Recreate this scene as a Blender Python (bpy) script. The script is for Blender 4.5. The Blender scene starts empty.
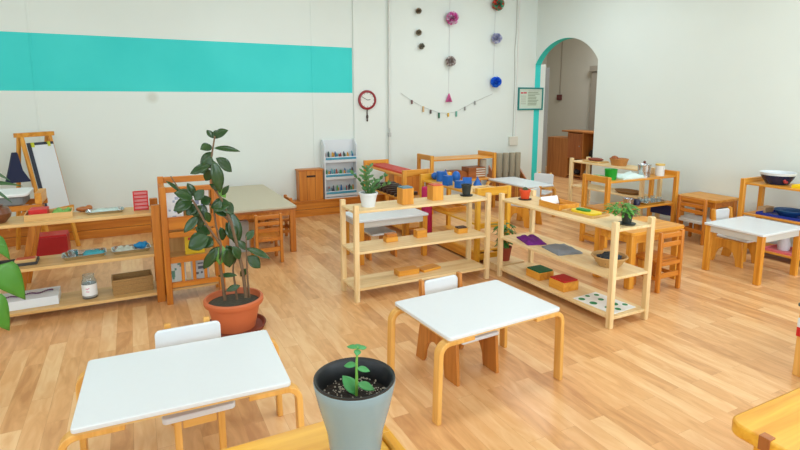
import bpy, bmesh, math, random
from mathutils import Vector, Matrix, noise
random.seed(7)
S = bpy.context.scene
COL = S.collection
R = math.radians

# ------------------------------------------------------------------ materials
def lin(c):
    return tuple(((v/255)/12.92 if v/255 <= .04045 else ((v/255+.055)/1.055)**2.4) for v in c)+(1,)
MC = {}
def plain(rgb, rough=.5, metal=0, bump=0, scale=40, var=.06, spec=.5):
    k = ('p', rgb, rough, metal, bump, scale, var)
    if k in MC: return MC[k]
    m = bpy.data.materials.new('mat_%02x%02x%02x' % rgb); m.use_nodes = True
    n = m.node_tree.nodes; L = m.node_tree.links; b = n['Principled BSDF']
    b.inputs['Roughness'].default_value = rough; b.inputs['Metallic'].default_value = metal
    b.inputs['Specular IOR Level'].default_value = spec
    tc = n.new('ShaderNodeTexCoord'); no = n.new('ShaderNodeTexNoise'); no.inputs['Scale'].default_value = scale
    no.inputs['Detail'].default_value = 3
    L.new(tc.outputs['Object'], no.inputs['Vector'])
    mx = n.new('ShaderNodeMix'); mx.data_type = 'RGBA'
    c = lin(rgb)
    mx.inputs['A'].default_value = tuple(v*(1-var) for v in c[:3])+(1,)
    mx.inputs['B'].default_value = tuple(min(1, v*(1+var)) for v in c[:3])+(1,)
    L.new(no.outputs['Fac'], mx.inputs['Factor']); L.new(mx.outputs['Result'], b.inputs['Base Color'])
    if bump:
        bp = n.new('ShaderNodeBump'); bp.inputs['Strength'].default_value = bump; bp.inputs['Distance'].default_value = .01
        L.new(no.outputs['Fac'], bp.inputs['Height']); L.new(bp.outputs['Normal'], b.inputs['Normal'])
    MC[k] = m; return m
def glass(rgb=(235, 245, 245)):
    k = ('g', rgb)
    if k in MC: return MC[k]
    m = bpy.data.materials.new('clear_glass'); m.use_nodes = True
    b = m.node_tree.nodes['Principled BSDF']
    b.inputs['Base Color'].default_value = lin(rgb); b.inputs['Transmission Weight'].default_value = .9
    b.inputs['Roughness'].default_value = .05; b.inputs['IOR'].default_value = 1.3
    MC[k] = m; return m
WOODS = {'birch': ((226, 190, 130), (243, 216, 166), .45), 'golden': ((206, 130, 32), (232, 164, 60), .38),
         'pine': ((182, 100, 22), (212, 134, 44), .38), 'tan': ((205, 158, 92), (226, 186, 122), .42),
         'yellow': ((218, 146, 28), (242, 186, 64), .32), 'brown': ((150, 84, 34), (180, 108, 50), .42), 'honey': ((176, 104, 36), (206, 134, 58), .4),
         'oak': ((190, 138, 78), (212, 164, 104), .45), 'bent': ((214, 152, 66), (236, 182, 98), .38),
         'hall': ((170, 104, 44), (196, 128, 62), .45)}
def wood(kind, ax):
    k = ('w', kind, ax)
    if k in MC: return MC[k]
    a, bcol, rough = WOODS[kind]
    m = bpy.data.materials.new('wood_%s_%s' % (kind, 'xyz'[ax])); m.use_nodes = True
    n = m.node_tree.nodes; L = m.node_tree.links; b = n['Principled BSDF']
    b.inputs['Roughness'].default_value = rough
    tc = n.new('ShaderNodeTexCoord'); oi = n.new('ShaderNodeObjectInfo')
    ad = n.new('ShaderNodeVectorMath'); ad.operation = 'ADD'
    sc = n.new('ShaderNodeVectorMath'); sc.operation = 'MULTIPLY'
    cb = n.new('ShaderNodeCombineXYZ')
    for i in range(3): L.new(oi.outputs['Random'], cb.inputs[i])
    mu = n.new('ShaderNodeVectorMath'); mu.operation = 'SCALE'; mu.inputs['Scale'].default_value = 9
    L.new(cb.outputs[0], mu.inputs[0])
    L.new(tc.outputs['Object'], ad.inputs[0]); L.new(mu.outputs[0], ad.inputs[1])
    s = [26, 26, 26]; s[ax] = 1.6
    sc.inputs[1].default_value = s
    L.new(ad.outputs[0], sc.inputs[0])
    no = n.new('ShaderNodeTexNoise'); no.inputs['Scale'].default_value = 1.0; no.inputs['Detail'].default_value = 5
    no.inputs['Distortion'].default_value = .6
    L.new(sc.outputs[0], no.inputs['Vector'])
    rp = n.new('ShaderNodeValToRGB')
    rp.color_ramp.elements[0].position = .3; rp.color_ramp.elements[0].color = lin(a)
    rp.color_ramp.elements[1].position = .65; rp.color_ramp.elements[1].color = lin(bcol)
    L.new(no.outputs['Fac'], rp.inputs['Fac']); L.new(rp.outputs['Color'], b.inputs['Base Color'])
    bp = n.new('ShaderNodeBump'); bp.inputs['Strength'].default_value = .06
    L.new(no.outputs['Fac'], bp.inputs['Height']); L.new(bp.outputs['Normal'], b.inputs['Normal'])
    MC[k] = m; return m

# ------------------------------------------------------------------ mesh builder
class MB:
    def __init__(s): s.bm = bmesh.new()
    def box(s, x0, x1, y0, y1, z0, z1, rot=None, mi=0):
        vs = [s.bm.verts.new((x, y, z)) for z in (z0, z1) for x, y in ((x0, y0), (x1, y0), (x1, y1), (x0, y1))]
        if rot:
            for v in vs: v.co = rot @ v.co
        for f in ((3, 2, 1, 0), (4, 5, 6, 7), (0, 1, 5, 4), (1, 2, 6, 5), (2, 3, 7, 6), (3, 0, 4, 7)):
            s.bm.faces.new([vs[i] for i in f]).material_index = mi
        return s
    def bar(s, a, b, w, t, up=(0, 0, 1)):
        # rectangular bar from a to b, section w (sideways) by t (along up)
        a = Vector(a); b = Vector(b); d = (b-a).normalized(); u = Vector(up)
        r = d.cross(u)
        if r.length < 1e-4: r = d.cross(Vector((0, 1, 0)))
        r.normalize(); u = r.cross(d).normalized()
        vs = [s.bm.verts.new(p+r*(w/2)*i+u*(t/2)*j) for p in (a, b) for i, j in ((-1, -1), (1, -1), (1, 1), (-1, 1))]
        for f in ((3, 2, 1, 0), (4, 5, 6, 7), (0, 1, 5, 4), (1, 2, 6, 5), (2, 3, 7, 6), (3, 0, 4, 7)):
            s.bm.faces.new([vs[i] for i in f])
        return s
    def lathe(s, prof, n=28, c=(0, 0, 0), mi=0, sx=1, sy=1):
        # prof: list of (r, z) from bottom to top (may go back down inside)
        rings = []
        for r, z in prof:
            if r < 1e-5: rings.append([s.bm.verts.new((c[0], c[1], c[2]+z))])
            else: rings.append([s.bm.verts.new((c[0]+sx*r*math.cos(2*math.pi*i/n), c[1]+sy*r*math.sin(2*math.pi*i/n), c[2]+z)) for i in range(n)])
        for A, B in zip(rings, rings[1:]):
            for i in range(n):
                j = (i+1) % n
                if len(A) == 1 and len(B) == 1: continue
                if len(A) == 1: f = s.bm.faces.new((A[0], B[j], B[i]))
                elif len(B) == 1: f = s.bm.faces.new((A[i], A[j], B[0]))
                else: f = s.bm.faces.new((A[i], A[j], B[j], B[i]))
                f.material_index = mi
        return s
    def cyl(s, c, r, z0, z1, n=24, r2=None):
        r2 = r if r2 is None else r2
        return s.lathe([(0, z0), (r, z0), (r2, z1), (0, z1)], n, (c[0], c[1], 0))
    def tube(s, pts, rad, n=8):
        pts = [Vector(p) for p in pts]; rings = []
        rad = rad if isinstance(rad, (list, tuple)) else [rad]*len(pts)
        prev = None
        for i, p in enumerate(pts):
            d = (pts[min(i+1, len(pts)-1)]-pts[max(i-1, 0)]).normalized()
            u = prev if prev is not None else (Vector((0, 0, 1)) if abs(d.z) < .9 else Vector((1, 0, 0)))
            r = d.cross(u).normalized(); u = r.cross(d).normalized(); prev = u
            rings.append([s.bm.verts.new(p+(r*math.cos(2*math.pi*k/n)+u*math.sin(2*math.pi*k/n))*rad[i]) for k in range(n)])
        for A, B in zip(rings, rings[1:]):
            for k in range(n): s.bm.faces.new((A[k], A[(k+1) % n], B[(k+1) % n], B[k]))
        s.bm.faces.new(rings[0][::-1]); s.bm.faces.new(rings[-1])
        return s
    def prism(s, poly, axis, a, b, mi=0):
        # polygon in the plane normal to axis, extruded a..b ; axis x: (y,z)  y: (x,z)  z: (x,y)
        def P(u, v, w): return {'x': (w, u, v), 'y': (u, w, v), 'z': (u, v, w)}[axis]
        A = [s.bm.verts.new(P(u, v, a)) for u, v in poly]; B = [s.bm.verts.new(P(u, v, b)) for u, v in poly]
        n = len(poly)
        fs = [s.bm.faces.new(A[::-1]), s.bm.faces.new(B)]
        for i in range(n): fs.append(s.bm.faces.new((A[i], A[(i+1) % n], B[(i+1) % n], B[i])))
        for f in fs: f.material_index = mi
        return s
    def strip(s, path, thick, axis, a, b):
        # bent board: 2-D centre path given thickness, extruded along axis
        L_, R_ = [], []
        for i, p in enumerate(path):
            q0 = path[max(i-1, 0)]; q1 = path[min(i+1, len(path)-1)]
            dx, dy = q1[0]-q0[0], q1[1]-q0[1]; l = math.hypot(dx, dy) or 1
            nx, ny = -dy/l*thick/2, dx/l*thick/2
            L_.append((p[0]+nx, p[1]+ny)); R_.append((p[0]-nx, p[1]-ny))
        def P(u, v, w): return {'x': (w, u, v), 'y': (u, w, v), 'z': (u, v, w)}[axis]
        rows = [[s.bm.verts.new(P(*L_[i], a)), s.bm.verts.new(P(*R_[i], a)), s.bm.verts.new(P(*R_[i], b)), s.bm.verts.new(P(*L_[i], b))] for i in range(len(path))]
        for A, B in zip(rows, rows[1:]):
            for k in range(4): s.bm.faces.new((A[k], A[(k+1) % 4], B[(k+1) % 4], B[k]))
        s.bm.faces.new(rows[0][::-1]); s.bm.faces.new(rows[-1])
        return s
    def ball(s, c, r, sub=2, sc=(1, 1, 1), jit=0):
        ret = bmesh.ops.create_icosphere(s.bm, subdivisions=sub, radius=r)
        for v in ret['verts']:
            k = 1+(noise.noise(v.co*40+Vector(c)*13)*jit if jit else 0)
            v.co = Vector((v.co.x*sc[0], v.co.y*sc[1], v.co.z*sc[2]))*k+Vector(c)
        return s
    def leaf(s, base, d, up, length, width, curl=.12, fold=.12, shape=0):
        # leaf blade with midrib fold and droop, both sides thickness-free but curved
        d = Vector(d).normalized(); up = Vector(up); r = d.cross(up).normalized(); u = r.cross(d).normalized()
        N = 8; rows = []
        for i in range(N+1):
            t = i/N
            if shape == 0: w = math.sin(math.pi*min(1, t*1.02))**.75
            else: w = (math.sin(math.pi*(t**.5))**.8)*(1-.25*t) if t > 0 else 0     # heart like
            w = max(w, .03)*width/2
            p = Vector(base)+d*length*t-u*curl*length*t*t
            rows.append([s.bm.verts.new(p-r*w+u*fold*w), s.bm.verts.new(p-r*w*.5+u*fold*w*.35), s.bm.verts.new(p), s.bm.verts.new(p+r*w*.5+u*fold*w*.35), s.bm.verts.new(p+r*w+u*fold*w)])
        for A, B in zip(rows, rows[1:]):
            for k in range(4): s.bm.faces.new((A[k], A[k+1], B[k+1], B[k]))
        return s
    def build(s, name, mat, parent=None, bevel=0, seg=2, solid=0, recalc=True):
        bm = s.bm
        if recalc: bmesh.ops.recalc_face_normals(bm, faces=bm.faces)
        for f in bm.faces: f.smooth = True
        for e in bm.edges:
            if len(e.link_faces) == 2 and e.calc_face_angle(0) > R(38): e.smooth = False
        me = bpy.data.meshes.new(name); bm.to_mesh(me); bm.free()
        o = bpy.data.objects.new(name, me); COL.objects.link(o)
        if isinstance(mat, str):
            co = [v.co for v in me.vertices]
            ext = [max(c[i] for c in co)-min(c[i] for c in co) for i in range(3)]
            mat = wood(mat, ext.index(max(ext)))
        for m in (mat if isinstance(mat, (list, tuple)) else [mat]): me.materials.append(m)
        if parent is not None: o.parent = parent
        if solid:
            md = o.modifiers.new('thickness', 'SOLIDIFY'); md.thickness = solid; md.offset = 0
        if bevel:
            md = o.modifiers.new('rounded_edges', 'BEVEL'); md.width = bevel; md.segments = seg; md.limit_method = 'ANGLE'; md.angle_limit = R(40)
            md.harden_normals = False
        return o
def tag(o, label, cat, group=None):
    o['label'] = label; o['category'] = cat
    if group: o['group'] = group
    return o
def thing(name, label, cat, loc=(0, 0, 0), rz=0, group=None):
    o = bpy.data.objects.new(name, None); COL.objects.link(o); o.empty_display_size = .05
    o.location = loc; o.rotation_euler = (0, 0, R(rz))
    return tag(o, label, cat, group)
def struct(o):
    o['kind'] = 'structure'; return o
def put(o, loc, rz=0):
    o.location = loc; o.rotation_euler = (0, 0, R(rz)); return o
def rrect(x0, x1, y0, y1, r, n=5):
    out = []
    for cx, cy, a in ((x1-r, y0+r, -90), (x1-r, y1-r, 0), (x0+r, y1-r, 90), (x0+r, y0+r, 180)):
        for i in range(n+1):
            t = R(a+90*i/n); out.append((cx+r*math.cos(t), cy+r*math.sin(t)))
    return out

WHITE = plain((222, 227, 229), .32, var=.01)
WHITE_ED = plain((206, 204, 196), .4, var=.02)
PAPER = plain((240, 242, 240), .7, var=.01)
METAL = plain((206, 210, 212), .25, 1)
STEEL = plain((200, 203, 204), .25, 1)
BLACK = plain((24, 25, 26), .45)
SOIL = plain((44, 36, 30), .95, bump=.8, scale=120, var=.5)
TERRA = plain((204, 108, 64), .55, var=.05, scale=12)
NAVY = plain((28, 40, 92), .35)
BLUE = plain((16, 96, 182), .4)
RED = plain((206, 30, 28), .42)
GREEN = plain((34, 140, 56), .5)
WICKER = plain((150, 108, 62), .7, bump=.6, scale=90, var=.3)

# ------------------------------------------------------------------ setting
RX, BY, LX, FY, CZ = 6.19, 7.15, -3.2, -2.6, 3.45
def wall_material(name, stripe=False, band=False):
    m = bpy.data.materials.new(name); m.use_nodes = True
    n = m.node_tree.nodes; L = m.node_tree.links; b = n['Principled BSDF']
    b.inputs['Roughness'].default_value = .6
    tc = n.new('ShaderNodeTexCoord'); no = n.new('ShaderNodeTexNoise'); no.inputs['Scale'].default_value = 1.3; no.inputs['Detail'].default_value = 6
    L.new(tc.outputs['Object'], no.inputs['Vector'])
    mx = n.new('ShaderNodeMix'); mx.data_type = 'RGBA'
    mx.inputs['A'].default_value = lin((222, 230, 223)); mx.inputs['B'].default_value = lin((229, 237, 230))
    L.new(no.outputs['Fac'], mx.inputs['Factor'])
    out = mx.outputs['Result']
    n2 = n.new('ShaderNodeTexNoise'); n2.inputs['Scale'].default_value = 60; n2.inputs['Detail'].default_value = 3
    L.new(tc.outputs['Object'], n2.inputs['Vector'])
    bp = n.new('ShaderNodeBump'); bp.inputs['Strength'].default_value = .12; bp.inputs['Distance'].default_value = .004
    L.new(n2.outputs['Fac'], bp.inputs['Height']); L.new(bp.outputs['Normal'], b.inputs['Normal'])
    if stripe:
        sp = n.new('ShaderNodeSeparateXYZ'); L.new(tc.outputs['Object'], sp.inputs[0])
        def cmp(sock, op, v):
            q = n.new('ShaderNodeMath'); q.operation = op; q.inputs[1].default_value = v; L.new(sock, q.inputs[0]); return q.outputs[0]
        def mul(a_, b_):
            q = n.new('ShaderNodeMath'); q.operation = 'MULTIPLY'; L.new(a_, q.inputs[0]); L.new(b_, q.inputs[1]); return q.outputs[0]
        fz = mul(cmp(sp.outputs['Z'], 'GREATER_THAN', 1.70), cmp(sp.outputs['Z'], 'LESS_THAN', 2.328))
        f1 = mul(fz, cmp(sp.outputs['X'], 'LESS_THAN', 2.85))
        # narrow painted strip beside the arch
        f2 = mul(mul(cmp(sp.outputs['X'], 'GREATER_THAN', 6.191), cmp(sp.outputs['X'], 'LESS_THAN', 6.3095)), cmp(sp.outputs['Z'], 'LESS_THAN', 2.3))
        q = n.new('ShaderNodeMath'); q.operation = 'MAXIMUM'; L.new(f1, q.inputs[0]); L.new(f2, q.inputs[1])
        tm = n.new('ShaderNodeMix'); tm.data_type = 'RGBA'
        L.new(no.outputs['Fac'], tm.inputs['Factor'])
        tm.inputs['A'].default_value = lin((30, 202, 198)); tm.inputs['B'].default_value = lin((66, 222, 216))
        m2 = n.new('ShaderNodeMix'); m2.data_type = 'RGBA'
        L.new(q.outputs[0], m2.inputs['Factor']); L.new(out, m2.inputs['A']); L.new(tm.outputs['Result'], m2.inputs['B'])
        out = m2.outputs['Result']
        # an old round smudge under the stripe
        ds = n.new('ShaderNodeVectorMath'); ds.operation = 'DISTANCE'; ds.inputs[1].default_value = (.245, 7.15, 1.63)
        L.new(tc.outputs['Object'], ds.inputs[0])
        mr = n.new('ShaderNodeMapRange'); mr.inputs['From Min'].default_value = .03; mr.inputs['From Max'].default_value = .085
        mr.inputs['To Min'].default_value = .55; mr.inputs['To Max'].default_value = 0
        L.new(ds.outputs['Value'], mr.inputs['Value'])
        m3 = n.new('ShaderNodeMix'); m3.data_type = 'RGBA'; L.new(mr.outputs['Result'], m3.inputs['Factor'])
        L.new(out, m3.inputs['A']); m3.inputs['B'].default_value = lin((196, 196, 178)); out = m3.outputs['Result']
    L.new(out, b.inputs['Base Color'])
    return m
def floor_material():
    m = bpy.data.materials.new('plank_floor'); m.use_nodes = True
    n = m.node_tree.nodes; L = m.node_tree.links; b = n['Principled BSDF']
    tc = n.new('ShaderNodeTexCoord'); mp = n.new('ShaderNodeMapping'); mp.inputs['Rotation'].default_value = (0, 0, R(90))
    L.new(tc.outputs['Object'], mp.inputs['Vector'])
    def brick(seed_off):
        br = n.new('ShaderNodeTexBrick'); br.offset = .37; br.offset_frequency = 2; br.squash = 1
        br.inputs['Scale'].default_value = 1; br.inputs['Brick Width'].default_value = .74; br.inputs['Row Height'].default_value = .098
        br.inputs['Mortar Size'].default_value = .0007; br.inputs['Mortar Smooth'].default_value = .3; br.inputs['Bias'].default_value = 0
        L.new(mp.outputs[0], br.inputs['Vector']); return br
    br = brick(0)
    br.inputs['Color1'].default_value = (0, 0, 0, 1); br.inputs['Color2'].default_value = (1, 1, 1, 1); br.inputs['Mortar'].default_value = (.25, .25, .25, 1)
    # grain, shifted per plank
    sm = n.new('ShaderNodeVectorMath'); sm.operation = 'MULTIPLY'; sm.inputs[1].default_value = (2.2, 10, 1)
    ad = n.new('ShaderNodeVectorMath'); ad.operation = 'MULTIPLY_ADD'; ad.inputs[1].default_value = (31, 17, 5)
    L.new(mp.outputs[0], sm.inputs[0]); L.new(br.outputs['Color'], ad.inputs[0]); L.new(sm.outputs[0], ad.inputs[2])
    no = n.new('ShaderNodeTexNoise'); no.inputs['Scale'].default_value = 1.6; no.inputs['Detail'].default_value = 6; no.inputs['Distortion'].default_value = 1.2
    L.new(ad.outputs[0], no.inputs['Vector'])
    rp = n.new('ShaderNodeValToRGB'); e = rp.color_ramp.elements
    e[0].position = .2; e[0].color = lin((204, 146, 92)); e[1].position = .85; e[1].color = lin((244, 202, 148))
    x = e.new(.5); x.color = lin((229, 175, 117))
    w = n.new('ShaderNodeMath'); w.operation = 'MULTIPLY_ADD'; w.inputs[1].default_value = .46
    L.new(br.outputs['Color'], w.inputs[0])
    g = n.new('ShaderNodeMath'); g.operation = 'MULTIPLY_ADD'; g.inputs[1].default_value = .9; g.inputs[2].default_value = -.18
    L.new(no.outputs['Fac'], g.inputs[0]); L.new(g.outputs[0], w.inputs[2])
    L.new(w.outputs[0], rp.inputs['Fac'])
    mm = n.new('ShaderNodeMix'); mm.data_type = 'RGBA'; mm.blend_type = 'MULTIPLY'
    L.new(br.outputs['Fac'], mm.inputs['Factor']); L.new(rp.outputs['Color'], mm.inputs['A']); mm.inputs['B'].default_value = (.8, .72, .66, 1)
    L.new(mm.outputs['Result'], b.inputs['Base Color'])
    b.inputs['Roughness'].default_value = .3; b.inputs['Specular IOR Level'].default_value = .5
    bp = n.new('ShaderNodeBump'); bp.inputs['Strength'].default_value = .05; L.new(no.outputs['Fac'], bp.inputs['Height']); L.new(bp.outputs['Normal'], b.inputs['Normal'])
    return m
FLOOR = floor_material(); WALLB = wall_material('painted_wall_with_stripe', True); WALL = wall_material('painted_wall')
TEAL = plain((40, 202, 194), .55, var=.04, scale=6)
struct(MB().box(LX-.2, 10.2, FY-.2, 10.2, -.1, 0).build('floor', FLOOR))
struct(MB().box(LX-.2, 10.2, FY-.2, 10.2, CZ, CZ+.1).build('ceiling', WALL))
struct(MB().box(LX-.2, RX+.12, BY, BY+.2, 0, CZ).build('wall_back', WALLB))
# right wall with the arched opening at its far end
WT = .12
def arch_pts():
    c, hw, sp, rise = (BY+5.79)/2, (BY-5.79)/2, 2.19, .375
    rr = (hw*hw+rise*rise)/(2*rise); a0 = math.asin(hw/rr); zc = sp+rise-rr
    return [(c+rr*math.sin(a0-2*a0*i/24), zc+rr*math.cos(a0-2*a0*i/24)) for i in range(25)]  # from the corner down to the near jamb
AP = arch_pts()
w = MB()
w.box(RX, RX+WT, FY-.2, 5.79, 0, CZ)
for p, q in zip(AP, AP[1:]):
    w.prism([(p[0], p[1]), (q[0], q[1]), (q[0], CZ), (p[0], CZ)], 'x', RX, RX+WT)
struct(w.build('wall_right', WALL))
# painted band on the underside of the arch, starting at the corner
w = MB()
for p, q in list(zip(AP, AP[1:]))[:13]:
    w.prism([p, q, (q[0], q[1]-.004), (p[0], p[1]-.004)], 'x', RX-.002, RX+.118)
struct(w.build('trim_1', TEAL))
# unseen walls: left with windows, front with windows
def wall_with_windows(axis, pos0, pos1, a0, a1, wins, name):
    m = MB(); edges = sorted(wins); cur = a0
    def b(u0, u1, z0, z1):
        if axis == 'x': m.box(pos0, pos1, u0, u1, z0, z1)
        else: m.box(u0, u1, pos0, pos1, z0, z1)
    for u0, u1 in edges:
        b(cur, u0, 0, CZ); b(u0, u1, 0, .9); b(u0, u1, 2.9, CZ); cur = u1
    b(cur, a1, 0, CZ)
    return struct(m.build(name, WALL))
LW = [(-1.6, .2), (1.0, 2.8)]
FW = [(-2.4, -.4), (.4, 2.4), (3.2, 5.2)]
wall_with_windows('x', LX-.2, LX, FY-.2, BY, LW, 'wall_left')
wall_with_windows('y', FY-.2, FY, LX, RX, FW, 'wall_front')
k = 1
for axis, wins in (('x', LW), ('y', FW)):
    for u0, u1 in wins:
        m = MB()
        for a, b_, z0, z1 in ((u0, u0+.06, .9, 2.9), (u1-.06, u1, .9, 2.9), (u0, u1, .9, .96), (u0, u1, 2.84, 2.9), ((u0+u1)/2-.03, (u0+u1)/2+.03, .9, 2.9)):
            if axis == 'x': m.box(LX-.13, LX-.07, a, b_, z0, z1)
            else: m.box(a, b_, FY-.13, FY-.07, z0, z1)
        struct(m.build('window_%d' % k, WHITE)); k += 1
# shallow pilaster right of the stripe and thin batten lines, boxed plank ledge along the wall
struct(MB().box(2.86, 3.36, BY-.025, BY, 0, CZ).build('trim_2', WALL, bevel=.006))
for i, xx in enumerate((-.93, 2.265)):
    struct(MB().box(xx-.012, xx+.012, BY-.006, BY, 0, CZ).build('trim_%d' % (3+i), WALLB, bevel=.003))
led = MB()
for z0, z1 in ((0, .098), (.102, .2)): led.box(LX, 3.3, 6.98, 7.0, z0, z1)
led.box(LX, 3.3, 6.97, BY, .2, .222)
struct(led.build('baseboard_back', 'pine', bevel=.003))
struct(MB().box(RX-.015, RX, FY, 5.79, 0, .07).build('baseboard_right', plain((220, 222, 220), .5)))
# hall behind the arch
HW = plain((200, 198, 184), .7, var=.03, scale=2)
struct(MB().box(9.0, 9.2, 4.8, 10.2, 0, CZ).build('wall_hall_far', HW))
struct(MB().box(RX+WT, 9.0, 10.0, 10.2, 0, CZ).build('wall_hall_left', HW))
struct(MB().box(RX+WT, 9.0, 4.6, 4.8, 0, CZ).build('wall_hall_right', HW))
GREYM = plain((150, 152, 150), .5)
struct(MB().box(RX+.121, 6.43, BY+.01, BY+.19, 0, 2.2).build('trim_10', WALL, bevel=.004))
d = MB(); d.box(6.432, 6.53, BY+.02, BY+.10, 0, 2.15)
struct(d.build('door_1', GREYM, bevel=.004))
d = MB(); d.box(8.90, 9.0, 8.30, 8.48, 0, 2.2).box(8.87, 9.0, 7.3, 8.52, 2.2, 2.32).box(8.97, 9.0, 7.3, 8.30, 0, 2.2)
struct(d.build('door_2', plain((158, 152, 138), .6), bevel=.004))
# ceiling lamps
for i in range(3):
    for j in range(3):
        cx, cy = -1.6+i*3.1, -.9+j*3.1
        row = ('nearest', 'middle', 'farthest')[j]; coln = ('left', 'centre', 'right')[i]
        t = thing('ceiling_lamp', 'flat white ceiling lamp overhead, %s row, %s column' % (row, coln), 'lamp', (cx, cy, CZ), group='ceiling lamps')
        MB().box(-.62, .62, -.32, .32, -.05, 0).build('housing', WHITE, t, bevel=.004)
        em = bpy.data.materials.get('lamp_diffuser')
        if not em:
            em = bpy.data.materials.new('lamp_diffuser'); em.use_nodes = True
            bb = em.node_tree.nodes['Principled BSDF']; bb.inputs['Emission Color'].default_value = (1, .98, .95, 1); bb.inputs['Emission Strength'].default_value = 2
        MB().box(-.58, .58, -.28, .28, -.056, -.05).build('diffuser', em, t)
        ld = bpy.data.lights.new('lamp_light', 'AREA'); ld.shape = 'RECTANGLE'; ld.size = 1.15; ld.size_y = .55; ld.energy = (29, 37, 62)[i]
        ld.color = (.82, .91, 1)
        lo = bpy.data.objects.new('lamp_light', ld); COL.objects.link(lo); lo.location = (cx, cy, CZ-.065)
# daylight in the window openings
def daylight(loc, rot, sx, sy, e):
    ld = bpy.data.lights.new('window_daylight', 'AREA'); ld.shape = 'RECTANGLE'; ld.size = sx; ld.size_y = sy; ld.energy = e
    ld.color = (.775, .885, 1)
    lo = bpy.data.objects.new('window_daylight', ld); COL.objects.link(lo); lo.location = loc; lo.rotation_euler = rot
for u0, u1 in LW: daylight((LX-.06, (u0+u1)/2, 1.9), (0, R(-90), 0), 1.9, u1-u0-.1, 70)
for u0, u1 in FW: daylight(((u0+u1)/2, FY-.06, 1.9), (R(90), 0, 0), u1-u0-.1, 1.9, 130 if u0 < 3 else 260)
ld = bpy.data.lights.new('hall_fill_light', 'AREA'); ld.size = .8; ld.energy = 150; ld.color = (.95, .97, 1)  # unseen fill light added to brighten the hall, no fixture there
lo = bpy.data.objects.new('hall_fill_light', ld); COL.objects.link(lo); lo.location = (7.9, 7.0, CZ-.05)
W = bpy.data.worlds.new('sky'); S.world = W; W.use_nodes = True
W.node_tree.nodes['Background'].inputs[0].default_value = (.8, .9, 1, 1); W.node_tree.nodes['Background'].inputs[1].default_value = 1.0

# ------------------------------------------------------------------ furniture makers
def open_shelf(name, label, x0, x1, y0, y1, boards, top, mat='birch', pw=.045, pt=.045, bt=.02, along='x', group='open shelves', endbar=False, lowbar=False, bar_h=.07, postmat=None):
    cx, cy = (x0+x1)/2, (y0+y1)/2
    t = thing(name, label, 'shelf', (cx, cy, 0), group=group)
    hx, hy = (x1-x0)/2, (y1-y0)/2
    pm = postmat or mat
    px, py = (pw, pt) if along == 'x' else (pt, pw)
    for sx in (-1, 1):
        for sy in (-1, 1):
            xa, xb = sorted((sx*hx, sx*(hx-px))); ya, yb = sorted((sy*hy, sy*(hy-py)))
            MB().box(xa, xb, ya, yb, 0, top).build('post', pm, t, bevel=.004)
    for z in boards:
        m = MB()
        if along == 'x': m.box(-hx+px*.15 if not endbar else -hx+px, hx-px*.15 if not endbar else hx-px, -hy+py*.35, hy-py*.35, z-bt, z)
        else: m.box(-hx+px*.35, hx-px*.35, -hy+py*.15 if not endbar else -hy+py, hy-py*.15 if not endbar else hy-py, z-bt, z)
        m.build('shelf_board', mat, t, bevel=.003)
    if endbar:
        zs = [(top-bar_h, top)]+([(.03, .09), (boards[1]-.05, boards[1]+.005)] if lowbar else [])
        for s in (-1, 1):
            for za, zb in zs:
                if along == 'x':
                    xa, xb = sorted((s*(hx-.006), s*(hx-px+.006))); MB().box(xa, xb, -hy+py, hy-py, za, zb).build('end_rail', mat, t, bevel=.004)
                else:
                    ya, yb = sorted((s*(hy-.006), s*(hy-py+.006))); MB().box(-hx+px, hx-px, ya, yb, za, zb).build('end_rail', mat, t, bevel=.004)
    return t
def apron_table(label, x0, x1, y0, y1, h, top='white', leg='golden', lw=.05, ap=.06, tt=.02, inset=.012, r=.02, group='apron tables', apmat=None, bev=.003):
    cx, cy, hx, hy = (x0+x1)/2, (y0+y1)/2, (x1-x0)/2, (y1-y0)/2
    t = thing('low_table', label, 'table', (cx, cy, 0), group=group)
    tm = WHITE if top == 'white' else top
    MB().prism(rrect(-hx, hx, -hy, hy, r), 'z', h-tt, h).build('tabletop', tm, t, bevel=bev)
    ax, ay = hx-inset, hy-inset
    for sx in (-1, 1):
        for sy in (-1, 1):
            xa, xb = sorted((sx*ax, sx*(ax-lw))); ya, yb = sorted((sy*ay, sy*(ay-lw)))
            MB().box(xa, xb, ya, yb, 0, h-tt).build('leg', leg, t, bevel=.005)
    m = MB(); q = .018; o_ = .008
    for s in (-1, 1):
        ya, yb = sorted((s*(ay-o_), s*(ay-o_-q))); m.box(-ax+lw, ax-lw, ya, yb, h-tt-ap, h-tt)
        xa, xb = sorted((s*(ax-o_), s*(ax-o_-q))); m.box(xa, xb, -ay+lw, ay-lw, h-tt-ap, h-tt)
    m.build('apron', apmat or (WHITE_ED if top == 'white' else leg), t)
    return t
def bent_table(label, x0, x1, y0, y1, h, rz=0):
    cx, cy, hx, hy = (x0+x1)/2, (y0+y1)/2, (x1-x0)/2, (y1-y0)/2
    t = thing('bentwood_table', label, 'table', (cx, cy, 0), rz, group='white bentwood tables')
    MB().prism(rrect(-hx, hx, -hy, hy, .018), 'z', h-.02, h).build('tabletop', WHITE, t, bevel=.004)
    MB().prism(rrect(-hx+.004, hx-.004, -hy+.004, hy-.004, .018), 'z', h-.028, h-.02).build('underside', 'tan', t)
    for sx in (-1, 1):
        for sy in (-1, 1):
            rad, xo, zt = .055, hx+.036, h-.0415
            path = [(sx*(hx-.17), zt), (sx*(xo-rad), zt)]
            for i in range(1, 7):
                a = R(90-15*i); path.append((sx*(xo-rad+rad*math.cos(a)), zt-rad+rad*math.sin(a)))
            path += [(sx*(xo+.004), .2), (sx*(xo+.008), 0)]
            ya, yb = sorted((sy*(hy-.012), sy*(hy-.062)))
            MB().strip(path, .026, 'y', ya, yb).build('leg', 'bent', t, bevel=.004)
    return t
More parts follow.
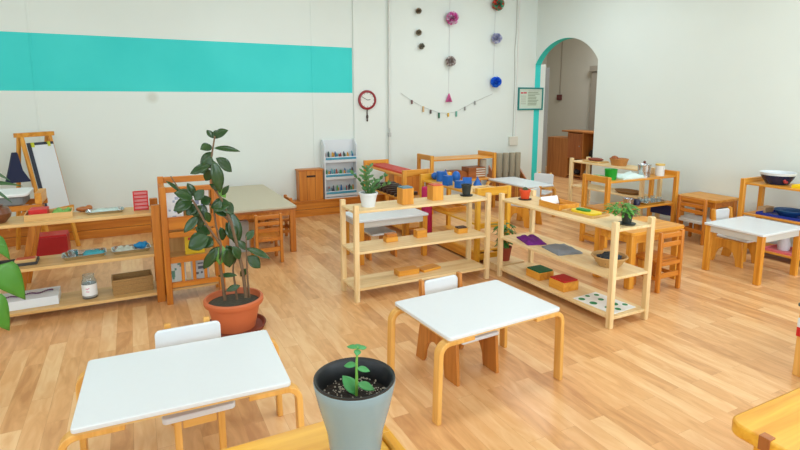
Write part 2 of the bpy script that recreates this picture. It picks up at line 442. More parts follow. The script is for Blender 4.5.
def slat_chair(label, x, y, rz, h=.5, w=.27, dp=.27, mat='pine', seatmat=None, nsl=3):
    # front of the chair towards local +y, back rest at y = 0
    t = thing('slat_back_chair', label, 'chair', (x, y, 0), rz, 'wooden slat back chairs')
    for s in (-1, 1):
        xa, xb = sorted((s*w/2, s*(w/2-.03)))
        MB().box(xa, xb, 0, .035, 0, h).build('back_post', mat, t, bevel=.006)
        MB().box(xa, xb, dp-.035, dp, 0, .255).build('front_leg', mat, t, bevel=.006)
        xc = s*(w/2-.015)
        MB().box(xc-.009, xc+.009, .035, dp-.035, .10, .135).build('side_stretcher', mat, t, bevel=.003)
    MB().box(-w/2+.03, w/2-.03, .0, dp+.012, .23, .262).box(-w/2, w/2, .036, dp+.012, .255, .27).build('seat', seatmat or mat, t, bevel=.004)
    zs = [h-.055, h-.13] if nsl == 2 else [h-.05, h-.115, h-.18]
    for z in zs: MB().box(-w/2+.03, w/2-.03, .008, .026, z, z+.04).build('back_slat', mat, t, bevel=.004)
    MB().box(-w/2+.03, w/2-.03, .008, .026, .12, .165).build('back_stretcher', mat, t, bevel=.004)
    return t
def ply_chair(label, x, y, rz, h=.53, w=.31, dp=.34, mat='honey'):
    # white back and seat between two plywood sides with an arched cut; back at y = 0, front towards +y
    t = thing('plywood_chair', label, 'chair', (x, y, 0), rz, 'white seated plywood chairs')
    for s in (-1, 1):
        poly = [(-.035, 0), (.045, 0)]
        for i in range(9):
            a = R(180-180*i/8); poly.append((.165+.105*math.cos(a)*1.0, .02+.15*math.sin(a)))
        poly += [(.275, 0), (dp, 0), (dp-.02, .245), (.06, .245), (.025, h), (-.01, h), (.01, .25)]
        xa, xb = sorted((s*w/2, s*(w/2-.022)))
        MB().prism(poly, 'x', xa, xb).build('side_panel', mat, t, bevel=.003)
    MB().box(-w/2+.023, w/2-.023, .045, dp+.015, .25, .272).build('seat', WHITE, t, bevel=.006)
    m = MB(); m.prism(rrect(-w/2+.026, w/2-.026, .345, h-.01, .03), 'y', .0, .018)
    m.build('backrest', WHITE, t, bevel=.005)
    return t
def birch_chair(label, x, y, rz, h=.53, w=.3, dp=.33, mat='bent'):
    t = thing('birch_chair', label, 'chair', (x, y, 0), rz, 'white seated birch chairs')
    for s in (-1, 1):
        xa, xb = sorted((s*(w/2-.045), s*(w/2-.075)))
        MB().prism([(.0, 0), (.035, 0), (.03, .26), (.012, h+.012), (-.012, h+.012), (.0, .26)], 'x', xa, xb).build('back_post', mat, t, bevel=.004)
        MB().box(xa, xb, dp-.04, dp-.01, 0, .245).build('front_leg', mat, t, bevel=.004)
        xs = sorted((s*(w/2-.045), s*(w/2-.063)))
        MB().box(xs[0], xs[1], .035, dp-.042, .2, .24).build('side_rail', mat, t, bevel=.003)
    MB().box(-w/2+.08, w/2-.08, dp-.035, dp-.017, .195, .24).build('front_rail', mat, t, bevel=.003)
    MB().prism(rrect(-w/2, w/2, .04, dp+.01, .02), 'z', .246, .272).build('seat', [WHITE], t, bevel=.005)
    MB().prism(rrect(-w/2, w/2, h-.15, h, .025), 'y', .034, .052).build('backrest', WHITE, t, bevel=.005)
    return t

# ------------------------------------------------------------------ tables and chairs
bent_table('white bentwood table in the left foreground with speckled top', -.26, .522, 2.015, 2.57, .457, -2.4)
bent_table('white bentwood table in the centre foreground before the long shelves', 1.286, 2.048, 2.07, 2.616, .457, 3.5)
birch_chair('white chair with slim birch legs behind the left foreground table', .175, 2.69, 180, h=.51, dp=.42)
ply_chair('white chair with brown arched sides tucked under the centre foreground table', 1.66, 2.73, 184, h=.51, dp=.40)
apron_table('white table seen through the long shelf with the white flowerpot', 1.88, 2.66, 4.60, 5.07, .45, leg='golden')
ply_chair('white chair tucked behind the table seen through the long shelf', 2.20, 5.12, 180, h=.5, dp=.40, mat='pine')
bent_table('white bentwood table at the back near the arched doorway', 4.62, 5.09, 5.4, 6.28, .457)
birch_chair('white chair at the arch end of the back white table', 5.46, 6.0, 115, h=.52)
ply_chair('white chair on the near side of the back white table', 4.52, 5.13, 20, h=.5, mat='golden')
apron_table('square white table with chunky golden legs on the right', 4.75, 5.40, 2.51, 3.05, .46, leg='golden', lw=.05)
ply_chair('white chair with golden plywood sides under the right white table', 5.28, 3.22, 180, h=.52, mat='golden', w=.29)
BEIGE = plain((204, 192, 166), .55, var=.03)
t = apron_table('long beige topped wooden table against the left back wall', .72, 1.49, 5.36, 6.96, .5, top=BEIGE, leg='pine', tt=.022, ap=.075, lw=.06, apmat='pine')
MB().box(-.385, .385, -.8, .8, .462, .477).build('edge_band', 'brown', t)
slat_chair('orange slat chair at the near end of the beige table', 1.125, 5.06, 0, w=.27)
slat_chair('orange slat chair on the right side of the beige table', 1.57, 5.95, 90, w=.27)
apron_table('orange wooden table behind the shelf of coloured boxes', 3.67, 4.34, 2.95, 3.38, .5, top='golden', leg='golden', tt=.03, lw=.06, ap=.07)
slat_chair('orange slat chair at the near side of the orange table behind the shelf', 3.965, 2.79, 0, h=.52, w=.29, nsl=2)
apron_table('orange wooden table against the right wall beside the kitchen shelves', 5.74, 6.17, 3.56, 4.05, .49, top='golden', leg='pine', tt=.03, lw=.06, ap=.06)
slat_chair('dark orange slat chair before the table against the right wall', 5.56, 3.73, -90, h=.52, w=.34, seatmat=WHITE_ED, mat='brown' if False else 'pine')

# ------------------------------------------------------------------ shelves
open_shelf('open_shelf', 'long pale birch shelf holding the white flowerpot and wooden boxes', 1.49, 2.79, 3.73, 4.06, (.742, .41, .11), .79, pw=.04, pt=.038)
open_shelf('open_shelf', 'pale birch shelf running towards the viewer with red and green boxes', 2.90, 3.30, 2.47, 3.77, (.722, .375, .085), .775, along='y', pw=.04, pt=.038)
open_shelf('golden_shelf', 'golden shelf with red rods on top behind the long birch shelf', 2.74, 3.10, 5.34, 6.52, (.735, .45, .1), .80, mat='golden', along='y', endbar=True, group='golden shelves')
open_shelf('golden_shelf', 'golden shelf against the back wall holding the wooden arch', 3.68, 4.80, 6.32, 6.74, (.77, .45, .12), .83, mat='golden', along='x', endbar=True, group='golden shelves')
open_shelf('golden_shelf', 'yellow gold low shelf carrying the blue solids', 2.93, 3.34, 4.14, 5.30, (.69, .40, .12), .755, mat='yellow', along='y', endbar=True, lowbar=True, group='golden shelves', bar_h=.08)
ysh = bpy.data.objects['golden_shelf.002']
for sx in (-1, 1):
    xa, xb = sorted((sx*.203, sx*.185))
    MB().box(xa, xb, -.535, .535, .02, .115).build('side_rail', 'golden', ysh, bevel=.003)
open_shelf('open_shelf', 'pale birch shelf along the right wall by the arch with bread basket', 5.58, 5.95, 4.40, 5.64, (.74, .39, .09), .78, along='y')
open_shelf('golden_shelf', 'golden shelf before the right wall with green cup and silver pot', 4.50, 5.66, 3.97, 4.34, (.73, .41, .10), .78, mat='golden', along='x', endbar=True, lowbar=True, group='golden shelves')
open_shelf('golden_shelf', 'golden shelf on the right wall under the enamel bowls', 5.66, 6.05, 1.85, 3.28, (.75, .43, .08), .79, mat='golden', along='y', endbar=True, group='golden shelves')
open_shelf('low_wide_shelf', 'long tan shelf on the left with trays and basket', -1.75, .145, 4.46, 4.82, (.73, .40, .08), .79, mat='tan', postmat='pine', along='x', pw=.06, bt=.024)
# picture book rack
t = thing('book_rack', 'orange upright book rack with white picture books left of the rubber plant', 'rack', (.15, 4.36, 0))
for x0 in (0, .40):
    MB().box(x0, x0+.045, 0, .04, 0, .94).build('front_post', 'pine', t, bevel=.004)
    MB().box(x0, x0+.045, .25, .29, 0, .99).build('back_post', 'pine', t, bevel=.004)
    MB().box(x0+.006, x0+.039, .04, .25, .9, .94).build('side_rail', 'pine', t, bevel=.003)
    MB().box(x0+.006, x0+.039, .04, .25, .06, .10).build('side_rail', 'pine', t, bevel=.003)
MB().box(.045, .40, .26, .28, .935, .985).build('top_rail', 'pine', t, bevel=.004)
for z0, z1 in ((.895, .935), (.60, .70), (.535, .58), (.33, .38), (.13, .175)): MB().box(.045, .40, .01, .03, z0, z1).build('front_rail', 'pine', t, bevel=.004)
for x in (.13, .215, .30): MB().box(x-.012, x+.012, .012, .028, .175, .33).build('slat', 'pine', t, bevel=.003)
for z in (.59, .34, .10): MB().box(.045, .40, .035, .27, z, z+.015).build('shelf_board', 'tan', t, bevel=.003)
MB().box(.045, .40, .27, .275, .35, .9).build('back_panel', 'tan', t)
def book(label, x, z, w, h, rgb, yy, lean=.05, rgb2=None, g='picture books in the orange rack'):
    tb = thing('picture_book', label, 'book', (x, yy, z), group=g)
    rot = Matrix.Rotation(-lean, 4, 'X')
    cv = MB().box(-w/2, w/2, 0, .012, 0, h, rot).build('cover', plain(rgb, .4), tb)
    m = MB()
    if rgb2:
        for i in range(6):
            a = random.uniform(-w*.35, w*.3); c = random.uniform(h*.15, h*.8)
            MB().box(a, a+w*random.uniform(.1, .3), -.002, 0, c, c+h*random.uniform(.04, .15), rot).build('cover_print', plain(rgb2, .5), cv)
    return tb
book('white picture book standing left in the top of the orange rack', .255, .606, .13, .27, (238, 240, 242), 4.50, rgb2=(170, 180, 200))
book('white picture book standing right in the top of the orange rack', .44, .606, .16, .30, (240, 240, 240), 4.50, rgb2=(150, 160, 190))
book('red and yellow book in the middle tier of the orange rack', .39, .356, .15, .2, (226, 190, 30), 4.50, rgb2=(190, 40, 40))
book('white and green picture book left on the bottom of the orange rack', .24, .116, .14, .2, (226, 234, 228), 4.50, rgb2=(110, 160, 140))
book('grey picture book right on the bottom of the orange rack', .42, .116, .14, .2, (200, 206, 208), 4.50, rgb2=(90, 100, 110))

# bench in the foreground under the grey pot
t = thing('golden_bench', 'yellow wooden shelf top in the bottom foreground under the grey pot', 'bench', (0, 0, 0))
MB().box(-.7, .500, .72, 1.225, .745, .77).build('top_board', 'yellow', t, bevel=.004)
MB().box(.502, .530, .758, 1.10, .70, .778).build('end_rail', 'yellow', t, bevel=.005)
MB().box(-.736, -.702, .758, 1.10, .70, .79).build('end_rail', 'yellow', t, bevel=.005)
for x in (.502, -.738):
    for y in (.72, 1.102): MB().box(x, x+.03, y, y+.038, 0, .772).build('post', 'yellow', t, bevel=.004)
MB().box(-.7, .500, .76, 1.19, .32, .345).build('lower_board', 'yellow', t, bevel=.004)
# corner of a thick table at bottom right
t = thing('thick_table', 'thick yellow wooden table top with rounded corner at bottom right', 'table', (1.785, .30, 0))
MB().prism(rrect(0, .9, 0, .70, .05), 'z', .45, .5).build('tabletop', 'yellow', t, bevel=.008)
for x in (.03, .79):
    for y in (.05, .56): MB().box(x, x+.06, y, y+.06, 0, .45).build('leg', 'yellow', t, bevel=.004)
MB().box(-.004, .03, .555, .59, .455, .505).build('tenon', 'brown', t, bevel=.002)
# table leg at the right edge
t = apron_table('birch table with dark grey top cut off at the right edge', 3.36, 4.0, .95, 1.56, .44, top=plain((84, 86, 82), .4), leg='bent', tt=.016, ap=.05, lw=.05)
t = thing('hanging_towel', 'red and white towel hanging on the birch table leg at right edge', 'towel', (3.362, 1.52, .25))
m = MB(); m.box(-.012, .0, -.022, .022, .055, .11); m.build('white_part', WHITE, t, bevel=.003)
m = MB(); m.box(-.013, .0, -.022, .022, 0, .055); m.build('red_part', RED, t, bevel=.003)

# ------------------------------------------------------------------ small item makers
def lid_box(name, label, x, y, z, w, d_, h, mat, topmat=None, rz=0, cat='box', group=None, tz=.008):
    t = thing(name, label, cat, (x, y, z), rz, group)
    MB().box(-w/2, w/2, -d_/2, d_/2, 0, h).build('box_body', mat, t, bevel=.003)
    if topmat: MB().box(-w/2+.006, w/2-.006, -d_/2+.006, d_/2-.006, h, h+tz).build('lid_top', topmat, t, bevel=.002)
    return t
def tray(name, label, x, y, z, w, d_, h, mat, rz=0, cat='tray', wall=.008, group=None):
    t = thing(name, label, cat, (x, y, z), rz, group)
    MB().box(-w/2, w/2, -d_/2, d_/2, 0, .006).build('tray_base', mat, t)
    m = MB()
    m.box(-w/2, w/2, -d_/2, -d_/2+wall, .006, h).box(-w/2, w/2, d_/2-wall, d_/2, .006, h)
    m.box(-w/2, -w/2+wall, -d_/2+wall, d_/2-wall, .006, h).box(w/2-wall, w/2, -d_/2+wall, d_/2-wall, .006, h)
    m.build('rim', mat, t, bevel=.002)
    return t
def oval_tray(label, x, y, z, w, d_, h, mat, rz=0):
    t = thing('metal_tray', label, 'tray', (x, y, z), rz)
    P = rrect(-w/2*.88, w/2*.88, -d_/2*.82, d_/2*.82, .03); Q = rrect(-w/2, w/2, -d_/2, d_/2, .04)
    m = MB(); bm = m.bm
    A = [bm.verts.new((a, b, 0)) for a, b in P]; B = [bm.verts.new((a, b, h)) for a, b in Q]
    A2 = [bm.verts.new((a*.97, b*.97, .004)) for a, b in P]; B2 = [bm.verts.new((a*.965, b*.95, h)) for a, b in Q]
    n = len(A)
    bm.faces.new(A[::-1]); bm.faces.new(A2)
    for i in range(n):
        j = (i+1) % n
        bm.faces.new((A[i], A[j], B[j], B[i])); bm.faces.new((B[i], B[j], B2[j], B2[i])); bm.faces.new((B2[i], B2[j], A2[j], A2[i]))
    m.build('tray_body', mat, t)
    return t
def item(name, label, cat, m, mat, loc, rz=0, bevel=0, group=None, solid=0):
    o = m.build(name, mat, None, bevel=bevel, solid=solid); put(o, loc, rz); return tag(o, label, cat, group)
def cloth_mesh(w, d_, h, n=14, amp=.35, seed=0):
    m = MB(); bm = m.bm; top = []; bot = []
    for i in range(n+1):
        for j in range(n+1):
            u, v = i/n-.5, j/n-.5
            e = min(1, (min(.5-abs(u), .5-abs(v)))*8)
            x = u*w*(1+.05*noise.noise(Vector((v*4, seed, 1)))); y = v*d_*(1+.05*noise.noise(Vector((u*4, seed, 2))))
            hh = h*(.35+.65*e)*(1+amp*noise.noise(Vector((u*5+seed, v*5, .5))))
            top.append(bm.verts.new((x, y, hh))); bot.append(bm.verts.new((x, y, 0)))
    I = lambda i, j: i*(n+1)+j
    for i in range(n):
        for j in range(n):
            bm.faces.new((top[I(i, j)], top[I(i+1, j)], top[I(i+1, j+1)], top[I(i, j+1)]))
            bm.faces.new((bot[I(i, j)], bot[I(i, j+1)], bot[I(i+1, j+1)], bot[I(i+1, j)]))
    for i in range(n):
        for a, b in (((i, 0), (i+1, 0)), ((i+1, n), (i, n)), ((0, i+1), (0, i)), ((n, i), (n, i+1))):
            bm.faces.new((bot[I(*a)], bot[I(*b)], top[I(*b)], top[I(*a)]))
    return m
def bowl(name, label, x, y, z, r, h, mat, inmat=None, cat='bowl', group=None, foot=.62):
    t = thing(name, label, cat, (x, y, z), 0, group)
    MB().lathe([(0, 0), (r*foot, 0), (r*foot*1.05, h*.06), (r*.9, h*.6), (r*.97, h*.84), (r*.94, h*.84)], 36).build('bowl_body', mat, t)
    MB().lathe([(r*.97, h*.84), (r, h), (r*1.04, h+.004), (r*1.03, h+.008), (r*.98, h+.004), (r*.95, h*.84)], 36).build('rim', inmat or mat, t)
    MB().lathe([(0, .012), (r*foot, .016), (r*.86, h*.6), (r*.945, h*.86)], 36).build('lining', inmat or mat, t)
    return t
def basket(label, x, y, z, r, h, mat=WICKER, sx=1, sy=1, name='wicker_basket', flare=.8):
    t = thing(name, label, 'basket', (x, y, z))
    m = MB(); prof = [(0, 0), (r*flare, 0)]
    for i in range(1, 9): prof.append((r*(flare+(1-flare)*i/8)+(.003 if i % 2 else 0), h*i/8))
    for i in range(8, 0, -1): prof.append((r*(flare+(1-flare)*i/8)-.008, h*i/8))
    prof += [(r*flare-.008, .006), (0, .006)]
    m.lathe(prof, 30, sx=sx, sy=sy).build('weave', mat, t)
    MB().tube([(sx*r*math.cos(2*math.pi*i/28), sy*r*math.sin(2*math.pi*i/28), h) for i in range(29)], .007, 6).build('braided_rim', mat, t)
    return t
def pot(parent, r1, r0, h, mat, lip=.012, soil=.04, n=36, liner=None):
    MB().lathe([(0, 0), (r0, 0), (r0+(r1-r0)*.55, h*.55), (r1, h-lip*1.4), (r1+.006, h-lip*1.3), (r1+.006, h), (r1-.006, h), (r1-.01, h-lip*2), (r1*.9, h-soil-.02), (0, h-soil-.02)], n).build('pot', mat, parent)
    MB().lathe([(0, h-soil), (r1*.86, h-soil+.002), (r1*.93, h-soil-.005)], n).build('soil', SOIL, parent)

# ------------------------------------------------------------------ foreground grey pot with seedling
GREYPOT = plain((128, 148, 152), .16, var=.02)
t = thing('potted_seedling', 'small green seedling in a large blue grey pot in the foreground', 'plant', (.408, 1.035, .77))
H = .215
MB().lathe([(0, 0), (.056, 0), (.058, .03), (.065, .09), (.080, .145), (.089, .185), (.0925, H-.007), (.0915, H-.005)], 48).build('pot', GREYPOT, t)
MB().lathe([(.0916, H-.005), (.0918, H-.001), (.090, H), (.087, H-.001), (.083, H-.006), (.08, H-.05), (.076, H-.07), (0, H-.07)], 48).build('liner', BLACK, t)
MB().lathe([(0, H-.04), (.03, H-.043), (.06, H-.047), (.0795, H-.05)], 40).build('soil', SOIL, t)
m = MB()
for i in range(260):
    a = random.uniform(0, 6.28); r = .076*math.sqrt(random.random()); m.ball((r*math.cos(a), r*math.sin(a), H-.043), random.uniform(.0012, .0026), 1)
o = m.build('perlite', plain((186, 176, 160), .9), t); o['kind'] = 'stuff'
SPROUT = plain((64, 150, 58), .4, var=.15); LG = plain((66, 146, 78), .4, var=.12)
MB().tube([(0, -.01, H-.045), (.001, -.01, H), (.002, -.008, H+.035), (.006, -.006, H+.072)], [.004, .0035, .003, .002], 8).build('stem', plain((110, 160, 60), .5), t)
m = MB()
for z, a0, ln, wd, tilt in ((H-.015, -.1, .042, .024, -.15), (H-.042, 2.6, .052, .034, 1.3), (H+.022, 0, .03, .017, -.05), (H+.03, 3.1, .028, .018, .1), (H+.068, .5, .022, .014, .1), (H+.070, 2.9, .026, .014, .2), (H+.066, -1.6, .022, .016, .1), (H+.07, 1.6, .02, .014, .2)):
    dd = (math.cos(a0-.45), math.sin(a0-.45), tilt); m.leaf((.002 if z < H+.05 else .006, -.008, z), dd, (0, -.35, .9), ln, wd, curl=.25)
m.build('foliage', LG, t, solid=.0012, recalc=False)

# ------------------------------------------------------------------ rubber plant
CAM_R = Vector((math.cos(R(26.8)), -math.sin(R(26.8)), 0))
t = thing('rubber_plant', 'tall rubber plant with dark oval leaves in a terracotta pot', 'plant', (.555, 3.70, 0))
MB().lathe([(0, 0), (.2, 0), (.215, .03), (.205, .03), (.19, .012), (0, .012)], 40).build('saucer', plain((128, 58, 36), .6), t)
MB().lathe([(0, .013), (.14, .013), (.178, .185), (.178, .19), (.198, .19), (.203, .20), (.203, .222), (.196, .23), (.184, .23), (.178, .19), (.17, .165), (0, .165)], 48).build('pot', TERRA, t)
MB().lathe([(0, .197), (.1, .194), (.177, .188)], 40).build('soil', plain((70, 66, 52), .95, bump=.8, scale=60, var=.5), t)
STEMS = [[(-0.056, 0.029, 0.202), (-0.063, 0.03, 0.313), (-0.078, 0.012, 0.488), (-0.065, 0.01, 0.609), (-0.09, 0.014, 0.753), (-0.102, 0.016, 0.894)], [(0.079, -0.033, 0.222), (0.07, -0.011, 0.401), (0.039, -0.006, 0.6), (0.008, -0.001, 0.767), (-0.049, 0.008, 0.939), (-0.096, 0.015, 1.024), (-0.099, 0.015, 1.202), (-0.066, 0.01, 1.362)], [(0.026, 0.026, 0.196), (0.012, 0.049, 0.406), (0.032, 0.046, 0.552)], [(0.103, -0.016, 0.212), (0.092, -0.045, 0.422), (0.096, -0.045, 0.667)], [(-0.065, 0.01, 0.609), (-0.151, -0.007, 0.764), (-0.229, 0.005, 0.941), (-0.288, 0.014, 0.978), (-0.353, 0.014, 1.11)], [(0.008, -0.001, 0.767), (-0.102, 0.067, 0.885), (-0.166, 0.076, 0.902)]]
for i, st in enumerate(STEMS):
    n_ = len(st); MB().tube(st, [(.013 if i < 2 else .009)*(1-.6*k/(n_-1)) for k in range(n_)], 8).build('stem', plain((118, 92, 66), .8, bump=.4, scale=60, var=.2), t)
LEAF = plain((44, 74, 34), .24, var=.4, scale=9); LEAFL = plain((96, 150, 50), .3, var=.2, scale=9)
LV = [((-0.072, 0.068, 1.345), (0.052, -0.014, 0.047), 0.077, 0.062, 0), ((-0.072, 0.069, 1.345), (-0.028, 0.012, 0.054), 0.067, 0.047, 0), ((-0.069, 0.035, 1.354), (0.073, -0.044, 0.047), 0.106, 0.07, 0), ((-0.081, 0.07, 1.291), (-0.069, -0.039, -0.008), 0.087, 0.07, 0), ((-0.08, -0.018, 1.284), (0.149, -0.038, -0.003), 0.166, 0.047, 0), ((-0.079, 0.046, 1.252), (-0.083, -0.022, -0.062), 0.114, 0.062, 0), ((-0.061, 0.054, 1.21), (0.104, 0.013, -0.09), 0.149, 0.093, 0), ((-0.097, -0.026, 1.226), (-0.047, 0.005, -0.072), 0.093, 0.078, 0), ((-0.094, -0.045, 1.207), (0.043, -0.026, -0.201), 0.224, 0.086, 0), ((-0.108, -0.039, 1.174), (-0.122, 0.046, -0.045), 0.149, 0.07, 0), ((-0.104, 0.008, 1.135), (-0.032, 0.031, -0.07), 0.09, 0.062, 0), ((-0.093, 0.049, 1.116), (-0.079, 0.032, 0.015), 0.093, 0.047, 0), ((-0.229, -0.004, 0.956), (-0.098, -0.029, 0.053), 0.124, 0.093, 0), ((-0.225, 0.047, 0.933), (-0.116, -0.019, -0.041), 0.135, 0.093, 0), ((-0.216, 0.062, 0.958), (-0.028, -0.013, 0.086), 0.099, 0.062, 0), ((-0.28, 0.047, 0.965), (-0.042, 0.032, -0.125), 0.147, 0.07, 0), ((-0.285, 0.047, 0.986), (-0.082, -0.029, 0.091), 0.136, 0.031, 0), ((-0.217, -0.008, 0.942), (0.052, -0.015, 0.066), 0.092, 0.07, 0), ((-0.202, 0.034, 0.906), (-0.066, 0.011, -0.065), 0.1, 0.078, 0), ((-0.178, 0.016, 0.914), (0.058, -0.007, 0.031), 0.072, 0.078, 0), ((-0.173, 0.014, 0.9), (-0.06, 0.009, -0.065), 0.096, 0.062, 0), ((-0.155, 0.057, 0.898), (-0.022, -0.033, -0.096), 0.112, 0.062, 0), ((-0.118, 0.003, 0.883), (0.115, -0.028, 0.022), 0.13, 0.109, 0), ((-0.047, 0.03, 0.907), (0.07, -0.041, -0.069), 0.115, 0.093, 0), ((-0.097, 0.022, 0.857), (0.082, -0.013, -0.034), 0.097, 0.062, 0), ((-0.156, 0.072, 0.839), (-0.04, -0.015, -0.105), 0.123, 0.054, 0), ((-0.193, 0.047, 0.827), (-0.096, -0.02, -0.096), 0.149, 0.062, 0), ((-0.127, 0.02, 0.777), (-0.026, -0.032, 0.078), 0.095, 0.054, 0), ((0.048, 0.043, 0.587), (-0.019, -0.013, 0.228), 0.248, 0.101, 0), ((0.034, 0.035, 0.627), (-0.037, -0.011, 0.122), 0.138, 0.093, 0), ((-0.044, 0.056, 0.631), (-0.011, -0.016, 0.091), 0.101, 0.062, 0), ((-0.141, 0.001, 0.684), (-0.129, 0.016, -0.058), 0.154, 0.132, 0), ((-0.127, 0.062, 0.683), (-0.078, 0.031, 0.059), 0.111, 0.086, 0), ((-0.125, 0.031, 0.675), (-0.059, -0.035, -0.055), 0.095, 0.101, 0), ((-0.057, 0.021, 0.606), (-0.023, -0.027, -0.119), 0.134, 0.086, 1), ((-0.029, 0.033, 0.599), (0.057, 0.013, -0.135), 0.159, 0.101, 0), ((-0.065, 0.012, 0.602), (-0.083, 0.011, -0.106), 0.146, 0.086, 0), ((-0.092, -0.038, 0.604), (-0.103, 0.009, -0.129), 0.179, 0.07, 0), ((0.006, -0.046, 0.607), (0.042, -0.007, -0.089), 0.107, 0.07, 0), ((-0.03, -0.012, 0.589), (0.015, 0.009, -0.134), 0.146, 0.093, 0), ((0.088, -0.069, 0.588), (0.142, -0.064, -0.052), 0.177, 0.054, 0), ((0.106, 0.006, 0.508), (0.083, -0.022, -0.079), 0.127, 0.093, 0), ((0.102, -0.007, 0.629), (0.053, 0.009, 0.064), 0.09, 0.054, 0), ((0.104, -0.018, 0.559), (-0.054, 0.023, 0.073), 0.102, 0.054, 0), ((0.03, -0.003, 0.383), (-0.115, 0.042, 0.012), 0.133, 0.039, 0), ((0.049, 0.013, 0.301), (-0.094, -0.024, -0.014), 0.106, 0.047, 0), ((0.095, -0.031, 0.432), (-0.046, 0.027, -0.06), 0.086, 0.047, 0), ((-0.044, -0.011, 0.962), (0.036, -0.041, 0.065), 0.092, 0.039, 0), ((-0.059, 0.006, 0.995), (-0.051, -0.011, 0.047), 0.075, 0.047, 0), ((-0.063, 0.024, 1.007), (0.046, -0.022, -0.056), 0.082, 0.054, 1), ((-0.054, -0.021, 0.93), (-0.044, -0.01, -0.077), 0.096, 0.054, 0)]
m = MB(); m2 = MB()
for b_, dd, ln, wd, lt in LV:
    (m2 if lt else m).leaf(b_, dd, (0.1, -.75, .65), ln, wd, curl=random.uniform(.05, .25), fold=.22)
m.build('foliage', LEAF, t, solid=.0015, recalc=False); o = m2.build('young_foliage', LEAFL, t, solid=.0015, recalc=False); o['label'] = 'lighter green leaves'

# ------------------------------------------------------------------ big leafed plant at left edge
t = thing('philodendron_plant', 'large leafed green plant at the left edge of the room', 'plant', (-1.30, 2.95, 0))
MB().lathe([(0, 0), (.13, 0), (.17, .26), (.182, .26), (.182, .30), (.165, .30), (.155, .26), (0, .26)], 36).build('pot', TERRA, t)
MB().lathe([(0, .272), (.156, .265)], 36).build('soil', SOIL, t)
PL = [((0.654, 0.178, 0.794), (0.118, 0.019, -0.198), (0.3, -0.75, 0.5), 0.231, 0.146, 0), ((0.638, 0.226, 0.926), (0.082, 0.004, -0.11), (0.3, -0.5, 0.8), 0.137, 0.089, 0), ((0.62, 0.054, 0.678), (0.093, 0.008, -0.187), (0.2, -0.75, 0.6), 0.209, 0.139, 0), ((0.652, 0.232, 1.195), (0.133, 0.026, 0.002), (0.1, -0.3, 1), 0.136, 0.051, 1), ((0.66, 0.181, 1.182), (0.099, 0.011, -0.064), (0.1, -0.3, 1), 0.118, 0.038, 1), ((0.641, 0.281, 1.258), (0.099, 0.011, -0.043), (0.1, -0.3, 1), 0.109, 0.044, 1), ((0.577, 0.253, 0.804), (0.067, -0.003, -0.061), (0.2, -0.6, 0.8), 0.091, 0.089, 0), ((0.581, 0.255, 1.042), (0.071, -0.002, -0.135), (0.2, -0.6, 0.8), 0.152, 0.101, 1), ((0.63, 0.168, 0.931), (0.08, 0.002, -0.031), (0.2, -0.4, 0.8), 0.085, 0.038, 0), ((0.548, 0.131, 0.654), (-0.072, -0.064, -0.111), (-0.2, -0.6, 0.8), 0.147, 0.127, 0), ((0.542, 0.129, 0.951), (-0.112, -0.082, -0.059), (-0.2, -0.6, 0.8), 0.151, 0.127, 0), ((0.568, 0.14, 1.233), (-0.105, -0.079, -0.005), (-0.2, -0.6, 0.8), 0.132, 0.114, 1)]
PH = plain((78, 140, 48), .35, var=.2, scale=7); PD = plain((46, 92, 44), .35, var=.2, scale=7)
m = MB(); m2 = MB(); s_ = MB()
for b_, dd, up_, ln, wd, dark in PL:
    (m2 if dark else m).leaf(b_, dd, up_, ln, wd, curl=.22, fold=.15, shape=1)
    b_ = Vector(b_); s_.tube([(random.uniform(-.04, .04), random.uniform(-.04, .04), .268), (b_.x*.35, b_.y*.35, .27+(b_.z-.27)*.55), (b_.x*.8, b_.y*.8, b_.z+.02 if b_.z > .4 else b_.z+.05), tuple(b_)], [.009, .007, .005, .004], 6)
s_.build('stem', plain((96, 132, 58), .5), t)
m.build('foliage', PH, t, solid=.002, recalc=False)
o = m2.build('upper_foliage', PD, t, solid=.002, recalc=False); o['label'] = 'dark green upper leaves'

# ------------------------------------------------------------------ items on the long birch shelf
Z1 = .742
t = thing('potted_zamia', 'feathery green plant in a white pot on the left shelf end', 'plant', (1.68, 3.90, Z1))
pot(t, .072, .055, .115, WHITE, lip=.012, soil=.02)
m = MB(); f_ = MB()
for i, (a, le, hh) in enumerate(((-.3, .13, .15), (1.4, .07, .20), (2.7, .12, .17), (3.8, .07, .19), (5.0, .09, .12), (.9, .04, .22), (-.6, .16, .09))):
    pts = [(.012*math.cos(a), .012*math.sin(a), .093), (le*.35*math.cos(a), le*.35*math.sin(a), .093+hh*.55), (le*math.cos(a), le*math.sin(a), .093+hh)]
    m.tube(pts, [.005, .004, .002], 6)
    for k in range(1, 6):
        tt = k/5; p = Vector(pts[0]).lerp(Vector(pts[1]), tt*2) if tt < .5 else Vector(pts[1]).lerp(Vector(pts[2]), tt*2-1)
        for s in (-1, 1): f_.leaf(p, (math.cos(a+s*1.0), math.sin(a+s*1.0), random.uniform(.3, 1.2)), (0, -.8, .5), .052, .024, curl=.15)
m.build('stem', plain((90, 130, 60), .5), t); f_.build('foliage', plain((70, 118, 62), .4, var=.2), t, solid=.001, recalc=False)
lid_box('wooden_cube_box', 'tall wooden box with blue grey top on the long birch shelf', 2.00, 3.86, Z1, .105, .105, .135, 'golden', plain((96, 132, 146), .5), tz=.012)
lid_box('wooden_cube_box', 'tall wooden box with red top on the long birch shelf', 2.32, 3.91, Z1, .105, .105, .125, 'golden', plain((206, 92, 62), .5), tz=.012)
t = thing('black_planter', 'small black pot on a saucer at the right end of the shelf', 'pot', (2.665, 3.94, Z1))
MB().lathe([(0, 0), (.055, 0), (.06, .01), (0, .01)], 24).build('saucer', BLACK, t)
